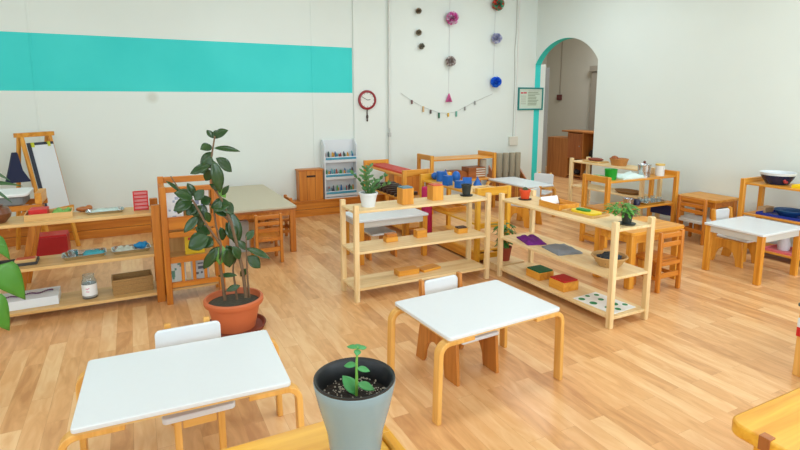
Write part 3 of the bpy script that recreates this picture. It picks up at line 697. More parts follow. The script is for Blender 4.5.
MB().lathe([(0, .011), (.034, .011), (.045, .095), (.049, .095), (.049, .105), (.041, .105), (.038, .08), (0, .08)], 24).build('pot', plain((36, 44, 40), .5), t)
Z2 = .41
lid_box('wooden_block_box', 'small orange wooden box leftmost on the middle board of the long shelf', 1.90, 3.94, Z2, .11, .07, .045, 'golden', 'pine', tz=.025)
lid_box('wooden_block_box', 'plain small wooden block box central on the middle board', 2.20, 3.96, Z2, .10, .075, .066, 'golden')
lid_box('wooden_block_box', 'wooden box with dark lid right on the middle board', 2.60, 3.92, Z2, .10, .075, .045, 'golden', plain((74, 52, 38), .5), tz=.012)
lid_box('wooden_block_box', 'long wooden block on the bottom board of the long shelf', 2.04, 3.91, .11, .2, .1, .048, 'golden')
item('wooden_plank', 'flat wooden plank lying right of the block on bottom board', 'plank', MB().box(-.1, .1, -.055, .055, 0, .022), 'golden', (2.27, 3.93, .11), 12, bevel=.003)

# ------------------------------------------------------------------ items on the shelf of red and green boxes
Z1 = .722
t = thing('potted_cactus', 'small cactus in an orange plastic pot at the far shelf end', 'plant', (3.09, 3.64, Z1))
MB().lathe([(0, 0), (.055, 0), (.06, .008), (0, .008)], 24).build('saucer', plain((70, 40, 28), .6), t)
MB().lathe([(0, .009), (.036, .009), (.046, .075), (.05, .075), (.05, .09), (.043, .09), (.04, .075), (0, .075)], 28).build('pot', plain((220, 72, 30), .45), t)
MB().ball((0, 0, .09), .026, 2, (1, 1, .9), .15).build('cactus_body', plain((72, 82, 52), .8, bump=.5, scale=80), t)
tray('wooden_tray', 'open wooden tray with a white sheet inside on the shelf top', 3.11, 3.24, Z1, .20, .26, .05, 'golden', -4)
item('paper_sheet', 'white sheet standing in the open wooden tray', 'paper', MB().box(-.09, .09, -.003, .003, 0, .07, Matrix.Rotation(R(-25), 4, 'X')), PAPER, (3.11, 3.33, Z1+.01))
tray('wooden_tray', 'flat wooden tray with yellow and green shapes on the shelf top', 3.11, 2.95, Z1, .2, .3, .018, 'tan', 3)
YEL = plain((238, 206, 34), .45)
item('yellow_shape', 'yellow flat shape lying in the wooden tray', 'shape', MB().prism(rrect(-.07, .07, -.12, .12, .05), 'z', 0, .02), YEL, (3.12, 2.95, Z1+.006), bevel=.004)
item('green_shape', 'green oval shape lying on the yellow shape', 'shape', MB().prism(rrect(-.03, .03, -.06, .06, .03), 'z', 0, .014), GREEN, (3.10, 2.96, Z1+.026), 10, bevel=.004)
t = thing('potted_herb', 'bushy bright green herb in a small black pot on shelf end', 'plant', (3.11, 2.56, Z1))
MB().lathe([(0, 0), (.055, 0), (.062, .01), (0, .01)], 24).build('saucer', plain((52, 58, 52), .5), t)
MB().lathe([(0, .011), (.03, .011), (.042, .085), (.045, .09), (.038, .09), (.036, .075), (0, .075)], 24).build('pot', plain((40, 50, 44), .5), t)
m = MB()
for i in range(150):
    a = random.uniform(0, 6.28); el = random.uniform(-.3, 1.2); rr_ = random.uniform(.02, .10)
    c = Vector((rr_*math.cos(a)*math.cos(el*.5)-.02, rr_*math.sin(a)*math.cos(el*.5)+.03, .09+.05*math.sin(max(el, -.2))))
    if c.z < .07: c.z = .07
    m.leaf(c, (math.cos(a), math.sin(a), random.uniform(-.4, .6)), (0, 0, 1), random.uniform(.03, .045), random.uniform(.018, .026), curl=.2)
m.build('foliage', plain((84, 150, 52), .45, var=.3, scale=30), t, solid=.001, recalc=False)
item('purple_cloth', 'folded purple cloth on the middle board of the shelf', 'cloth', cloth_mesh(.17, .26, .03, seed=3, amp=.7), plain((112, 28, 128), .85, bump=.3, scale=200), (3.06, 3.50, .375), -18)
item('grey_cloth', 'folded grey cloth on the middle board of the shelf', 'cloth', cloth_mesh(.22, .26, .028, seed=8, amp=.3), plain((132, 138, 144), .85, bump=.3, scale=200), (3.09, 3.16, .375), -12)
basket('round wicker basket with dark cloth on the middle board', 3.12, 2.70, .375, .125, .075, mat=plain((196, 154, 96), .7, bump=.6, scale=90, var=.25), flare=.6)
item('dark_cloth', 'dark slate cloth heaped in the round basket', 'cloth', MB().ball((0, 0, .02), .085, 3, (1, 1, .55), .45), plain((52, 62, 72), .9), (3.12, 2.70, .405))
lid_box('wooden_lidded_box', 'wooden box with green top on the bottom board', 3.065, 3.38, .085, .16, .17, .065, 'golden', plain((20, 104, 66), .6), tz=.012)
lid_box('wooden_lidded_box', 'wooden box with red top on the bottom board', 3.05, 3.08, .085, .16, .17, .075, 'golden', plain((196, 32, 26), .6), tz=.012)
t = thing('dotted_card', 'white card with green dots lying on the bottom board', 'card', (3.09, 2.70, .085), 4)
MB().box(-.13, .13, -.18, .18, 0, .004).build('card', PAPER, t)
m = MB()
for x, y, r in ((-.09, .13, .025), (.0, .15, .018), (.08, .13, .02), (-.08, .03, .028), (.03, .05, .022), (.1, .03, .016), (-.06, -.08, .02), (.04, -.06, .03), (.1, -.11, .02), (-.02, -.14, .022)): m.cyl((x, y), r, .004, .0055, 16)
m.build('green_dots', plain((40, 140, 84), .6), t)
# leafy plant on a low board between the two birch shelves
item('plant_board', 'low pale wooden board on the floor under the leafy plant', 'board', MB().box(-.16, .16, -.115, .115, .05, .07).box(-.16, -.13, -.115, .115, 0, .05).box(.13, .16, -.115, .115, 0, .05), 'birch', (3.13, 3.96, 0), bevel=.003)
t = thing('leafy_plant', 'leafy green plant in a brown pot on a low board', 'plant', (3.13, 3.955, .07))
MB().lathe([(0, 0), (.05, 0), (.066, .12), (.07, .12), (.07, .135), (.06, .135), (.057, .11), (0, .11)], 28).build('pot', plain((150, 60, 36), .55), t)
m = MB(); s_ = MB()
for i in range(70):
    a = random.uniform(0, 6.28); hh = random.uniform(.16, .36); rr_ = random.uniform(.01, .075)
    p = Vector((rr_*math.cos(a), rr_*math.sin(a), hh))
    if i % 5 == 0: s_.tube([(0, 0, .112), (p.x*.4, p.y*.4, .2), tuple(p)], [.004, .003, .002], 6)
    m.leaf(p, (math.cos(a), math.sin(a), random.uniform(-.9, .5)), (0, 0, 1), random.uniform(.055, .085), random.uniform(.03, .042), curl=.3)
s_.build('stem', plain((80, 120, 50), .5), t); m.build('foliage', plain((62, 124, 50), .4, var=.3, scale=20), t, solid=.001, recalc=False)

# ------------------------------------------------------------------ golden shelf with rods, brown prisms, magenta mat
RODR = plain((214, 66, 54), .4)
for i in range(5):
    x = 2.82+i*.046
    item('red_rod', ('leftmost', 'second from left', 'middle', 'second from right', 'rightmost')[i]+' of the long red rods on the golden shelf', 'rod', MB().box(-.014, .014, -.52+.04*i, .52, 0, .026), RODR, (x, 5.92, .735), bevel=.002, group='red rods on the golden shelf')
for i in range(7):
    s = .075-.006*i
    item('brown_prism', 'dark brown wooden prism, number %s from the far end of the row' % ('one', 'two', 'three', 'four', 'five', 'six', 'seven')[i], 'prism', MB().box(-.155, .155, -s/2, s/2, 0, s), plain((62, 42, 34), .45), (2.92, 6.25-i*.105, .45), bevel=.003, group='brown stair prisms')
item('rolled_mat', 'magenta rolled mat standing on end between two golden shelves', 'mat', MB().lathe([(0, 0), (.058, 0), (.06, .004), (.06, .646), (.056, .65), (.05, .648), (.045, .65), (.02, .648), (0, .649)], 24), plain((196, 34, 92), .8, bump=.3, scale=120), (2.86, 5.0, 0))
# ------------------------------------------------------------------ blue solids on the yellow shelf
ZB = .69
tray('wooden_tray', 'pale wooden insert tray at the near end of the yellow shelf', 3.15, 4.35, ZB, .28, .26, .03, 'birch', 0)
for k_, (x, y, r_) in enumerate(((3.08, 4.40, .02), (3.2, 4.33, .025), (3.13, 4.28, .018))):
    item('wooden_knob_piece', ('far', 'right hand', 'near')[k_]+' pale wooden piece lying in the insert tray', 'puzzle piece', MB().box(-r_*2, r_*2, -r_, r_, 0, .025), 'birch', (x, y, ZB+.007), 20*k_, bevel=.003)
g = 'blue geometric solids'
item('blue_sphere', 'blue sphere at the far end of the yellow shelf', 'solid', MB().ball((0, 0, .042), .042, 3), BLUE, (3.09, 5.22, ZB), group=g)
item('blue_cylinder', 'large blue cylinder beside the blue sphere', 'solid', MB().cyl((0, 0), .046, 0, .11), BLUE, (3.085, 5.09, ZB), bevel=.002, group=g)
item('blue_cone', 'blue cone just behind the large blue cylinder', 'solid', MB().lathe([(0, 0), (.048, 0), (.002, .12), (0, .12)], 24), BLUE, (3.19, 5.15, ZB), group=g)
item('blue_prism', 'upright square blue prism left of the blue egg', 'solid', MB().box(-.04, .04, -.04, .04, 0, .105), BLUE, (3.00, 4.80, ZB), 15, bevel=.002, group=g)
item('blue_ovoid', 'blue egg shaped solid rising behind the blue prism', 'solid', MB().ball((0, 0, .066), .048, 3, (1, 1, 1.38)), BLUE, (3.18, 4.91, ZB), group=g)
item('blue_cube', 'blue cube nearest the front of the yellow shelf', 'solid', MB().box(-.037, .037, -.037, .037, 0, .075), BLUE, (3.02, 4.60, ZB), 20, bevel=.002, group=g)
item('blue_triangular_prism', 'lying blue triangular prism right of the blue cube', 'solid', MB().prism([(-.045, 0), (.045, 0), (0, .075)], 'y', -.05, .05), BLUE, (3.24, 4.78, ZB), 60, bevel=.002, group=g)
item('blue_pyramid', 'blue pyramid rightmost among the blue solids', 'solid', MB().lathe([(0, 0), (.055, 0), (.001, .1), (0, .1)], 4), BLUE, (3.28, 4.64, ZB), 30, group=g)
# pale boards on the yellow shelf's middle level
tray('wooden_tray', 'golden wooden tray on the middle board of the yellow shelf', 3.12, 5.0, .40, .26, .4, .04, 'golden')
# ------------------------------------------------------------------ back wall golden shelf
m = MB(); poly = [(-.27, 0), (.27, 0), (.19, .10), (.10, .125), (-.10, .125), (-.19, .10)]
t = thing('wooden_arch_block', 'stepped wooden arch on the shelf against the back wall', 'toy', (4.19, 6.55, .45))
MB().prism(poly, 'y', -.06, .06).build('block', 'brown', t, bevel=.004)
t = thing('letter_box', 'wooden box with pale striped front on the back wall shelf', 'box', (4.55, 6.55, .45))
bb_ = MB().box(-.15, .15, -.1, .1, 0, .16).build('box_body', 'brown', t, bevel=.003)
for i in range(4): MB().box(-.02, .14, -.106, -.1, .02+.035*i, .038+.035*i).build('white_strip', plain((226, 222, 208), .6), bb_)
lid_box('wooden_tray_stack', 'long wooden tray box left of the back wall golden shelf', 3.45, 6.75, 0, .42, .3, .56, 'pine', 'brown')
t = thing('mat_rack', 'low brown box rack holding the rolled grey mats', 'rack', (5.45, 6.86, 0))
MB().box(-.3, .3, -.16, .16, 0, .025).build('base', 'brown', t)
MB().box(-.3, .3, .135, .16, .025, .40).build('back_panel', 'brown', t)
MB().box(-.3, .3, -.16, -.135, .025, .30).build('front_panel', 'brown', t, bevel=.003)
for s in (-1, 1): MB().prism([(-.135, .025), (.135, .025), (.135, .55), (-.135, .3)], 'x', *sorted((s*.3, s*.275))).build('side_panel', 'brown', t, bevel=.003)
for i, x in enumerate((5.27, 5.40, 5.53, 5.645)):
    item('rolled_mat', ('leftmost', 'second from left', 'third from left', 'rightmost')[i]+' rolled grey beige mat standing in the brown rack', 'mat', MB().lathe([(0, 0), (.048, 0), (.05, .004), (.05, .72), (.046, .724), (.03, .72), (.026, .724), (0, .722)], 22), plain((164, 156, 134), .85, bump=.4, scale=90), (x, 6.87, .026), group='rolled mats by the arch')
item('rolled_mat', 'pale rolled mat on the right of the back wall golden shelf', 'mat', MB().lathe([(0, 0), (.05, 0), (.05, .26), (.046, .264), (.02, .26), (0, .262)], 22), plain((196, 188, 166), .85, bump=.4, scale=90), (4.71, 6.53, .45))

# ------------------------------------------------------------------ kitchen shelves by the right wall
item('bread_board', 'wooden board on the far end of the right wall shelf', 'board', MB().prism(rrect(-.11, .11, -.16, .16, .04), 'z', 0, .02), 'tan', (5.77, 5.34, .74), bevel=.004)
item('bread_loaf', 'flat reddish brown loaf lying on the board', 'bread', MB().ball((0, 0, .018), .11, 3, (.75, 1.1, .2), .15), plain((140, 60, 34), .6), (5.77, 5.34, .7615))
basket('small wicker basket on the right wall shelf', 5.76, 4.93, .74, .1, .085, mat=plain((190, 130, 66), .7, bump=.6, scale=90, var=.25), sy=1.25, flare=.8)
for k_, (dx, dy, dz) in enumerate(((0, .07, 0), (-.02, -.03, 0))):
    item('bread_roll', ('far ', 'near ')[k_]+'brown bread roll in the small wicker basket', 'bread', MB().ball((0, 0, .045), .05, 3, (.8, 1.05, .8), .2), plain((158, 88, 42), .6), (5.76+dx, 4.93+dy, .7465+(.03 if k_ == 0 else 0)))
ZD = .73
t = thing('green_cup', 'bright green cup on the left end of the golden shelf', 'cup', (4.70, 4.12, ZD))
MB().lathe([(0, 0), (.058, 0), (.068, .11), (.071, .115), (.066, .115), (.055, .012), (0, .012)], 32).build('cup_body', plain((24, 160, 50), .35), t)
item('green_leaf_dish', 'flat green dish behind the green cup', 'dish', MB().lathe([(0, 0), (.06, 0), (.09, .028), (.086, .03), (.056, .008), (0, .008)], 28), plain((60, 170, 70), .4), (4.62, 4.245, ZD))
item('white_towel', 'white and green folded towel right of the green cup', 'towel', cloth_mesh(.34, .2, .045, seed=14, amp=.5), plain((214, 232, 226), .8, var=.06, scale=14), (4.97, 4.13, ZD), 0)
t = thing('silver_pot', 'silver metal pot on the golden shelf', 'pot', (5.20, 4.09, ZD))
MB().lathe([(0, 0), (.066, 0), (.07, .13), (.078, .14), (.074, .142), (.064, .012), (0, .012)], 32).build('pot_body', METAL, t)
item('brown_coffee_pot', 'brown round lidded jar behind the silver pot', 'jar', MB().lathe([(0, 0), (.05, 0), (.066, .05), (.06, .1), (.03, .13), (.012, .14), (.016, .155), (0, .165)], 26), plain((118, 62, 42), .4), (5.36, 4.22, ZD))
t = thing('white_canister', 'white canister with yellow lid on the golden shelf', 'canister', (5.44, 4.07, ZD))
MB().cyl((0, 0), .05, 0, .12).build('canister_body', plain((226, 226, 220), .4), t, bevel=.003)
MB().cyl((0, 0), .052, .12, .14).build('lid', plain((224, 190, 96), .4), t, bevel=.003)
lid_box('small_wooden_box', 'small pale wooden box at the right end of the golden shelf', 5.53, 4.24, ZD, .07, .1, .07, 'birch')
ZD = .41
t = thing('silver_cup', 'silver metal cup on the middle board of the golden shelf', 'cup', (4.96, 4.08, ZD))
MB().lathe([(0, 0), (.05, 0), (.06, .09), (.064, .092), (.056, .088), (.048, .01), (0, .01)], 28).build('cup_body', METAL, t)
item('dark_jar', 'small dark blue jar beside the silver cup', 'jar', MB().lathe([(0, 0), (.035, 0), (.04, .05), (.028, .07), (0, .072)], 22), plain((30, 34, 66), .35), (5.10, 4.08, ZD))
oval_tray('silver tray of glasses on the middle board of the golden shelf', 5.36, 4.12, ZD, .38, .22, .025, STEEL)
for i in range(6):
    item('drinking_glass', 'clear little glass standing on the silver tray', 'glass', MB().lathe([(0, 0), (.022, 0), (.028, .06), (.025, .06), (.02, .006), (0, .006)], 18), glass(), (5.25+.11*(i % 3), 4.075+.085*(i//3), ZD+.005), group='little glasses on the silver tray')
item('brown_tray', 'brown woven tray on the middle board of the right wall shelf', 'tray', MB().lathe([(0, 0), (.10, 0), (.13, .035), (.124, .037), (.095, .008), (0, .008)], 30, sy=1.5), WICKER, (5.76, 4.75, .39))
item('blue_jar', 'dark blue jar on the bottom board of the golden shelf', 'jar', MB().lathe([(0, 0), (.045, 0), (.05, .05), (.036, .08), (0, .082)], 22), plain((40, 48, 100), .35), (4.72, 4.14, .10))
item('brown_bottle', 'dark brown bottle on the bottom board of the golden shelf', 'bottle', MB().lathe([(0, 0), (.045, 0), (.046, .13), (.018, .17), (.018, .2), (0, .2)], 22), plain((58, 40, 34), .3), (4.84, 4.16, .10))
item('blue_apron', 'dark blue cloth hanging at the right end of the golden shelf', 'cloth', cloth_mesh(.3, .16, .018, seed=4, amp=.5), plain((36, 44, 90), .9), (5.64, 4.14, .22))
o = bpy.data.objects['blue_apron']; o.rotation_euler = (R(90), 0, R(90)); o.location = (5.624, 4.15, .32)

# ------------------------------------------------------------------ right wall shelf with bowls
Z1 = .75
bowl('enamel_bowl', 'large dark blue enamel bowl with white rim on the right shelf top', 5.86, 3.03, Z1, .155, .115, plain((24, 34, 66), .22), WHITE)
b_ = bpy.data.objects['enamel_bowl']
m = MB()
for k_ in range(5):
    a = 4.0+.05*k_; m.ball((.115*math.cos(a)+.012*math.cos(k_*1.3), .115*math.sin(a)-.012, .045+.012*math.sin(k_*1.3)), .014, 2)
m.build('painted_flower', plain((170, 50, 50), .4), b_)
tray('yellow_tray', 'yellow plastic tray on the right shelf top', 5.86, 2.66, Z1, .26, .34, .03, plain((242, 206, 20), .4))
tray('blue_tray', 'blue tray on the middle board of the right shelf', 5.86, 2.88, .43, .27, .50, .025, plain((24, 52, 150), .4))
bowl('blue_basin', 'dark blue basin standing on the blue tray', 5.88, 2.90, .437, .125, .06, plain((24, 60, 110), .3), plain((40, 84, 130), .3))
lid_box('folded_stack', 'folded pale cloth stack left of the blue basin', 5.92, 3.14, .43, .16, .08, .06, plain((196, 160, 120), .8))
tray('pink_tray', 'pink tray on the bottom board of the right shelf', 5.84, 2.72, .08, .28, .6, .025, plain((232, 120, 128), .45))
item('white_jug', 'white jug standing in the pink tray', 'jug', MB().lathe([(0, 0), (.05, 0), (.06, .06), (.04, .13), (.05, .16), (.045, .16), (.03, .12), (0, .1)], 26), WHITE, (5.86, 2.90, .087))
item('dark_purple_jar', 'dark purple jar standing in the pink tray', 'jar', MB().lathe([(0, 0), (.04, 0), (.042, .09), (.03, .11), (0, .112)], 26), plain((48, 34, 64), .4), (5.86, 2.72, .087))

# ------------------------------------------------------------------ left shelf items
Z1 = .73
item('brown_vase', 'round glossy brown clay pot at the far left of the shelf top', 'pot', MB().lathe([(0, 0), (.05, 0), (.082, .04), (.09, .07), (.074, .105), (.04, .12), (.045, .13), (.038, .13), (0, .115)], 36), plain((112, 66, 40), .3, var=.15, scale=12), (-.91, 4.60, Z1))
tray('wooden_tray', 'wooden tray with red box on the left shelf top', -.60, 4.66, Z1, .30, .20, .045, 'tan', 3)
lid_box('red_box', 'small red box in the wooden tray on the left shelf', -.665, 4.665, Z1+.007, .115, .13, .065, RED)
item('lettuce_toy', 'green and white leafy toy in the wooden tray on the left shelf', 'toy', cloth_mesh(.13, .12, .035, seed=21, amp=.8), plain((120, 176, 84), .6, var=.5, scale=25), (-.525, 4.665, Z1+.007))
item('wooden_toy', 'brown wooden toy lying right of the wooden tray', 'toy', MB().ball((0, 0, .022), .022, 2, (2.6, 1, 1), .1).ball((.035, .01, .026), .026, 2), 'brown', (-.385, 4.76, Z1))
oval_tray('silver tray on the left shelf top', -.235, 4.66, Z1, .265, .16, .022, STEEL, 3)
item('tea_towel', 'pale green patterned cloth lying on the top silver tray', 'cloth', cloth_mesh(.19, .09, .022, seed=5, amp=.5), plain((186, 206, 198), .7, var=.35, scale=60), (-.235, 4.66, Z1+.0045), 3)
t = thing('red_stand', 'red plastic ladder rack on the left shelf top', 'rack', (.02, 4.625, Z1))
m = MB()
for x in (-.05, .05): m.box(x-.004, x+.004, -.006, .006, 0, .155)
m.build('side_bar', RED, t)
for i in range(6): MB().box(-.046, .046, -.005, .005, .004+.029*i, .012+.029*i).build('rung', RED, t)
MB().box(-.046, .046, .008, .012, 0, .152).build('back_sheet', plain((232, 150, 150), .5), t)
Z2 = .40
tray('dark_tray', 'dark tray with red lid box on the middle board, far left', -.83, 4.64, Z2, .26, .16, .022, plain((60, 58, 54), .5), 2)
lid_box('pencil_box', 'small tan box with red stripe in the dark tray', -.775, 4.64, Z2+.007, .13, .08, .03, 'tan', plain((206, 96, 62), .5), tz=.003)
oval_tray('silver tray with teal cloths on the middle board of the left shelf', -.40, 4.65, Z2, .30, .19, .028, STEEL, 4)
item('teal_cloth', 'teal folded cloth in the middle silver tray', 'cloth', cloth_mesh(.15, .11, .025, seed=31, amp=.5), plain((70, 168, 180), .7, var=.2, scale=30), (-.335, 4.65, Z2+.0045), 5)
item('silver_beaker', 'small steel beaker lying at the left of the middle silver tray', 'beaker', MB().lathe([(0, 0), (.03, 0), (.036, .05), (.032, .05), (.028, .006), (0, .006)], 24), METAL, (-.475, 4.65, Z2+.0045))
oval_tray('silver tray with bright blue cloth near the rack', -.075, 4.66, Z2, .28, .19, .028, STEEL, 4)
item('blue_cloth', 'bright blue crumpled cloth in the silver tray by the rack', 'cloth', MB().ball((0, 0, .026), .045, 3, (1.1, .9, .55), .5), plain((38, 146, 204), .7), (.0, 4.665, Z2+.012))
item('white_shell', 'white and green crumpled paper in the silver tray by the rack', 'paper', cloth_mesh(.14, .11, .025, seed=17, amp=.8), plain((206, 216, 200), .7, var=.25, scale=40), (-.12, 4.655, Z2+.0045))
Z3 = .08
t = lid_box('white_box', 'white box with a purple bead string on the bottom left board', -.78, 4.66, Z3, .38, .24, .068, WHITE, rz=2)
m = MB()
pts = [(-.15+.0105*i, -.03+.018*math.sin(i*.55)+.0018*i, .0) for i in range(29)]
for p in pts: m.ball((p[0], p[1], .007), .0065, 1)
item('bead_string', 'purple bead string lying on the white box', 'beads', m, plain((94, 40, 92), .35), (-.78, 4.66, Z3+.068), 2)
t = thing('glass_jar', 'glass jar with white and pink label on the bottom board', 'jar', (-.385, 4.60, Z3))
MB().lathe([(0, 0), (.05, 0), (.052, .004), (.052, .135), (.04, .158), (.04, .185), (.036, .185), (.036, .158), (.047, .132), (.047, .008), (0, .008)], 30).build('glass_body', glass(), t)
MB().lathe([(.0475, .012), (.0475, .02), (.0, .02)], 30).build('contents', plain((214, 200, 190), .8), t)
MB().lathe([(.0528, .025), (.0528, .115)], 30).build('paper_label', PAPER, t); lab_ = bpy.data.objects['paper_label']
m = MB()
for k_, (a, z) in enumerate(((-1.9, .085), (-1.75, .08), (-1.6, .086), (-1.85, .062), (-1.65, .06))): m.ball((.0528*math.cos(a), .0528*math.sin(a), z), .005, 1, (1.4, .4, .7))
m.build('pink_print', plain((216, 120, 156), .6), lab_)
t = thing('wicker_tray_basket', 'rectangular wicker basket on the bottom board of the left shelf', 'basket', (-.085, 4.64, Z3), 3)
m = MB()
for i in range(7):
    z = .008+.0165*i; o_ = .003*(i % 2)
    m.box(-.145-o_, .145+o_, -.09-o_, -.08, z, z+.0155).box(-.145-o_, .145+o_, .08, .09+o_, z, z+.0155).box(-.145-o_, -.135, -.08, .08, z, z+.0155).box(.135, .145+o_, -.08, .08, z, z+.0155)
m.box(-.14, .14, -.085, .085, 0, .008)
m.build('weave', plain((168, 128, 74), .75, bump=.6, scale=110, var=.35), t)
# things behind the left shelf
t = thing('sand_tub_stand', 'wooden stand with slanted legs behind the left shelf', 'stand', (-1.0, 5.32, 0))
for s in (-1, 1):
    y = s*.16
    MB().bar((.08, y, 0), (.24, y, .70), .03, .05, (1, 0, 0)).build('slanted_leg', 'pine', t, bevel=.003)
    MB().bar((-.24, y, 0), (-.24, y, .70), .03, .05, (1, 0, 0)).build('leg', 'pine', t, bevel=.003)
    MB().box(-.27, .29, y-.016, y+.016, .705, .75).build('side_rail', 'pine', t, bevel=.003)
    MB().bar((.17, y+.0, .70), (.05, y+.0, .55), .028, .03, (1, 0, 0)).build('brace', 'pine', t, bevel=.003)
MB().box(.24, .29, -.144, .144, .75, .84).build('end_board', 'golden', t, bevel=.004)
t = thing('white_tub', 'white rimmed grey tub on the wooden stand behind the left shelf', 'tub', (-1.03, 5.32, .75))
MB().prism(rrect(-.2, .2, -.16, .16, .04), 'z', 0, .075).build('tub_body', plain((120, 124, 124), .5), t, bevel=.01)
m = MB(); m.prism(rrect(-.23, .23, -.19, .19, .05), 'z', .075, .10); m.build('rim', plain((232, 234, 232), .4), t, bevel=.006)
# easel
d_ = Vector((.7071, -.7071, 0)); wv = Vector((.7071, .7071, 0)); up = Vector((0, 0, 1))
base = Vector((-.84, 6.45, 0)); apex = base-d_*.27+up*1.24
t = thing('easel', 'wooden A frame easel with white board by the back wall', 'easel', (0, 0, 0))
EW = .31
for k_ in (0, 1):
    MB().bar(base+wv*EW*k_+up*.0, apex+wv*EW*k_, .035, .028, d_).build('front_leg', 'golden', t, bevel=.004)
    MB().bar(base-d_*.5+wv*EW*k_*.9, apex+wv*EW*k_-d_*.03, .035, .028, d_).build('back_leg', 'golden', t, bevel=.004)
MB().bar(apex-wv*.05-d_*.012, apex+wv*(EW+.05)-d_*.012, .06, .045, up).build('top_rail', 'golden', t, bevel=.004)
sl = (apex-base).normalized(); nn = wv.cross(sl).normalized()
if nn.dot(d_) < 0: nn = -nn
p0 = base+sl*.46+nn*.022; p1 = base+sl*1.18+nn*.022
MB().bar(p0+wv*.165, p1+wv*.165, .29, .012, nn).build('board_frame', plain((40, 46, 62), .5), t, bevel=.002)
MB().bar(p0+wv*.18+nn*.009, p1+wv*.18+nn*.009-sl*.03, .245, .006, nn).build('white_board', WHITE, t)
MB().bar(base+sl*.43+nn*.03-wv*.03, base+sl*.43+nn*.03+wv*(EW+.03), .03, .07, up).build('pen_ledge', 'golden', t, bevel=.003)
m = MB()
for a in (.07, .25): MB().bar(p1+wv*a+nn*.012, p1+wv*a+nn*.012-sl*.05, .03, .012, nn).build('clip', plain((196, 200, 40), .5), t)
m = MB().prism([(-.02, .30), (.02, .30), (.05, .12), (.11, 0), (-.10, 0), (-.06, .14)], 'y', -.03, .03)
o = item('blue_bag', 'dark navy bag hanging on the left leg of the easel', 'bag', m, plain((34, 42, 72), .85), (-1.07, 6.62, .82))
o.rotation_euler = (0, 0, R(20)); o.location = (-1.07, 6.44, .78)
lid_box('red_crate', 'red plastic crate on the floor behind the easel legs', -.80, 6.12, 0, .30, .22, .27, plain((176, 24, 28), .4), plain((196, 34, 36), .4), tz=.02)
# white storage box under the beige table
lid_box('white_storage_box', 'white grey storage box under the left of the beige table', .93, 5.75, 0, .2, .3, .33, plain((200, 202, 200), .6), WHITE)
# wooden slot box and wall rack on the ledge
t = thing('slotted_wooden_box', 'orange wooden box with handle slot on the plank ledge', 'box', (2.155, 7.06, .222))
bb_ = MB().box(-.17, .17, -.075, .075, 0, .415).build('box_body', 'pine', t, bevel=.003)
MB().box(-.18, .18, -.085, .085, .415, .435).build('lid', 'pine', t, bevel=.004)
MB().box(-.065, .065, -.078, -.0745, .325, .352).build('handle_slot', plain((60, 34, 16), .8), bb_)
for x in (-.06, .06): MB().box(x-.002, x+.002, -.0765, -.075, 0, .415).build('plank_joint', plain((120, 66, 24), .8), bb_)
t = thing('pencil_rack', 'white tiered pencil rack on the ledge under the clock', 'rack', (2.60, 7.06, .222))
for s in (-1, 1): MB().prism([(-.07, 0), (.07, 0), (.07, .83), (.02, .83), (-.07, .75)], 'x', *sorted((s*.245, s*.228))).build('side_panel', WHITE, t, bevel=.003)
MB().box(-.228, .228, .055, .068, 0, .82).build('back_panel', WHITE, t)
TIER = (.10, .345, .585)
for z in TIER:
    MB().box(-.228, .228, -.066, .055, z-.075, z-.06).build('shelf_board', WHITE, t)
    MB().box(-.228, .228, -.07, -.06, z-.06, z+.005).build('front_lip', WHITE, t)
    MB().box(-.226, .226, -.078, -.0705, z-.035, z-.006).build('blue_strip', plain((70, 150, 176), .5), t)
MB().box(-.228, .228, -.066, .055, .0, .012).build('bottom_board', WHITE, t)
PC = [((36, 96, 150), 'blue'), ((210, 150, 50), 'orange'), ((60, 140, 80), 'green'), ((60, 66, 80), 'grey'), ((150, 70, 60), 'brown'), ((80, 160, 170), 'teal')]
for ti, z in enumerate(TIER):
    for i in range(15):
        rgb, cn = PC[(i*5+ti*2+(i//4)) % 6]; x = -.205+.0293*i; le = random.uniform(.10, .15)
        m = MB(); tl = random.uniform(-.02, .02)
        m.tube([(0, 0, 0), (tl*.8, .006, le*.85), (tl, .008, le)], [.011, .011, .003], 6)
        item('crayon', '%s crayon standing in the %s pocket of the white rack' % (cn, ('bottom', 'middle', 'top')[ti]), 'crayon', m, plain(rgb, .5), (2.60+x, 7.055-.03*(i % 2), .222+z-.06), group='crayons in the white rack')

# ------------------------------------------------------------------ wall things
t = thing('pendulum_clock', 'round red rimmed wall clock with dark pendulum', 'clock', (3.06, BY-.025, 1.60))
rot = Matrix.Rotation(R(90), 4, 'X')
def facing(m):
    for v in m.bm.verts: v.co = rot @ v.co
    return m
facing(MB().lathe([(0, 0), (.135, 0), (.142, .015), (.135, .035), (.112, .04), (.106, .025)], 40)).build('rim', plain((150, 30, 40), .35), t)
facing(MB().lathe([(.114, .024), (0, .024)], 40)).build('dial', plain((226, 228, 220), .5), t); dial = bpy.data.objects['dial']
m = MB()
for i in range(12):
    a = R(30*i); m.bar((.092*math.sin(a), -.0255, .092*math.cos(a)), (.104*math.sin(a), -.0255, .104*math.cos(a)), .006, .002, (0, 1, 0))
m.build('hour_marks', plain((90, 70, 70), .5), dial)['kind'] = 'stuff'
MB().bar((0, -.028, 0), (-.078, -.028, .04), .007, .002, (0, 1, 0)).build('minute_hand', plain((40, 70, 60), .4), dial)
MB().bar((0, -.03, 0), (.045, -.03, .006), .009, .002, (0, 1, 0)).build('hour_hand', plain((40, 70, 60), .4), dial)
m = MB(); m.box(-.008, .008, -.016, -.004, -.27, -.12)
m.ball((0, -.014, -.24), .018, 2, (1, .5, 2)).ball((0, -.014, -.29), .013, 2, (1, .5, 1.6))
m.build('pendulum', plain((70, 54, 48), .5), t)
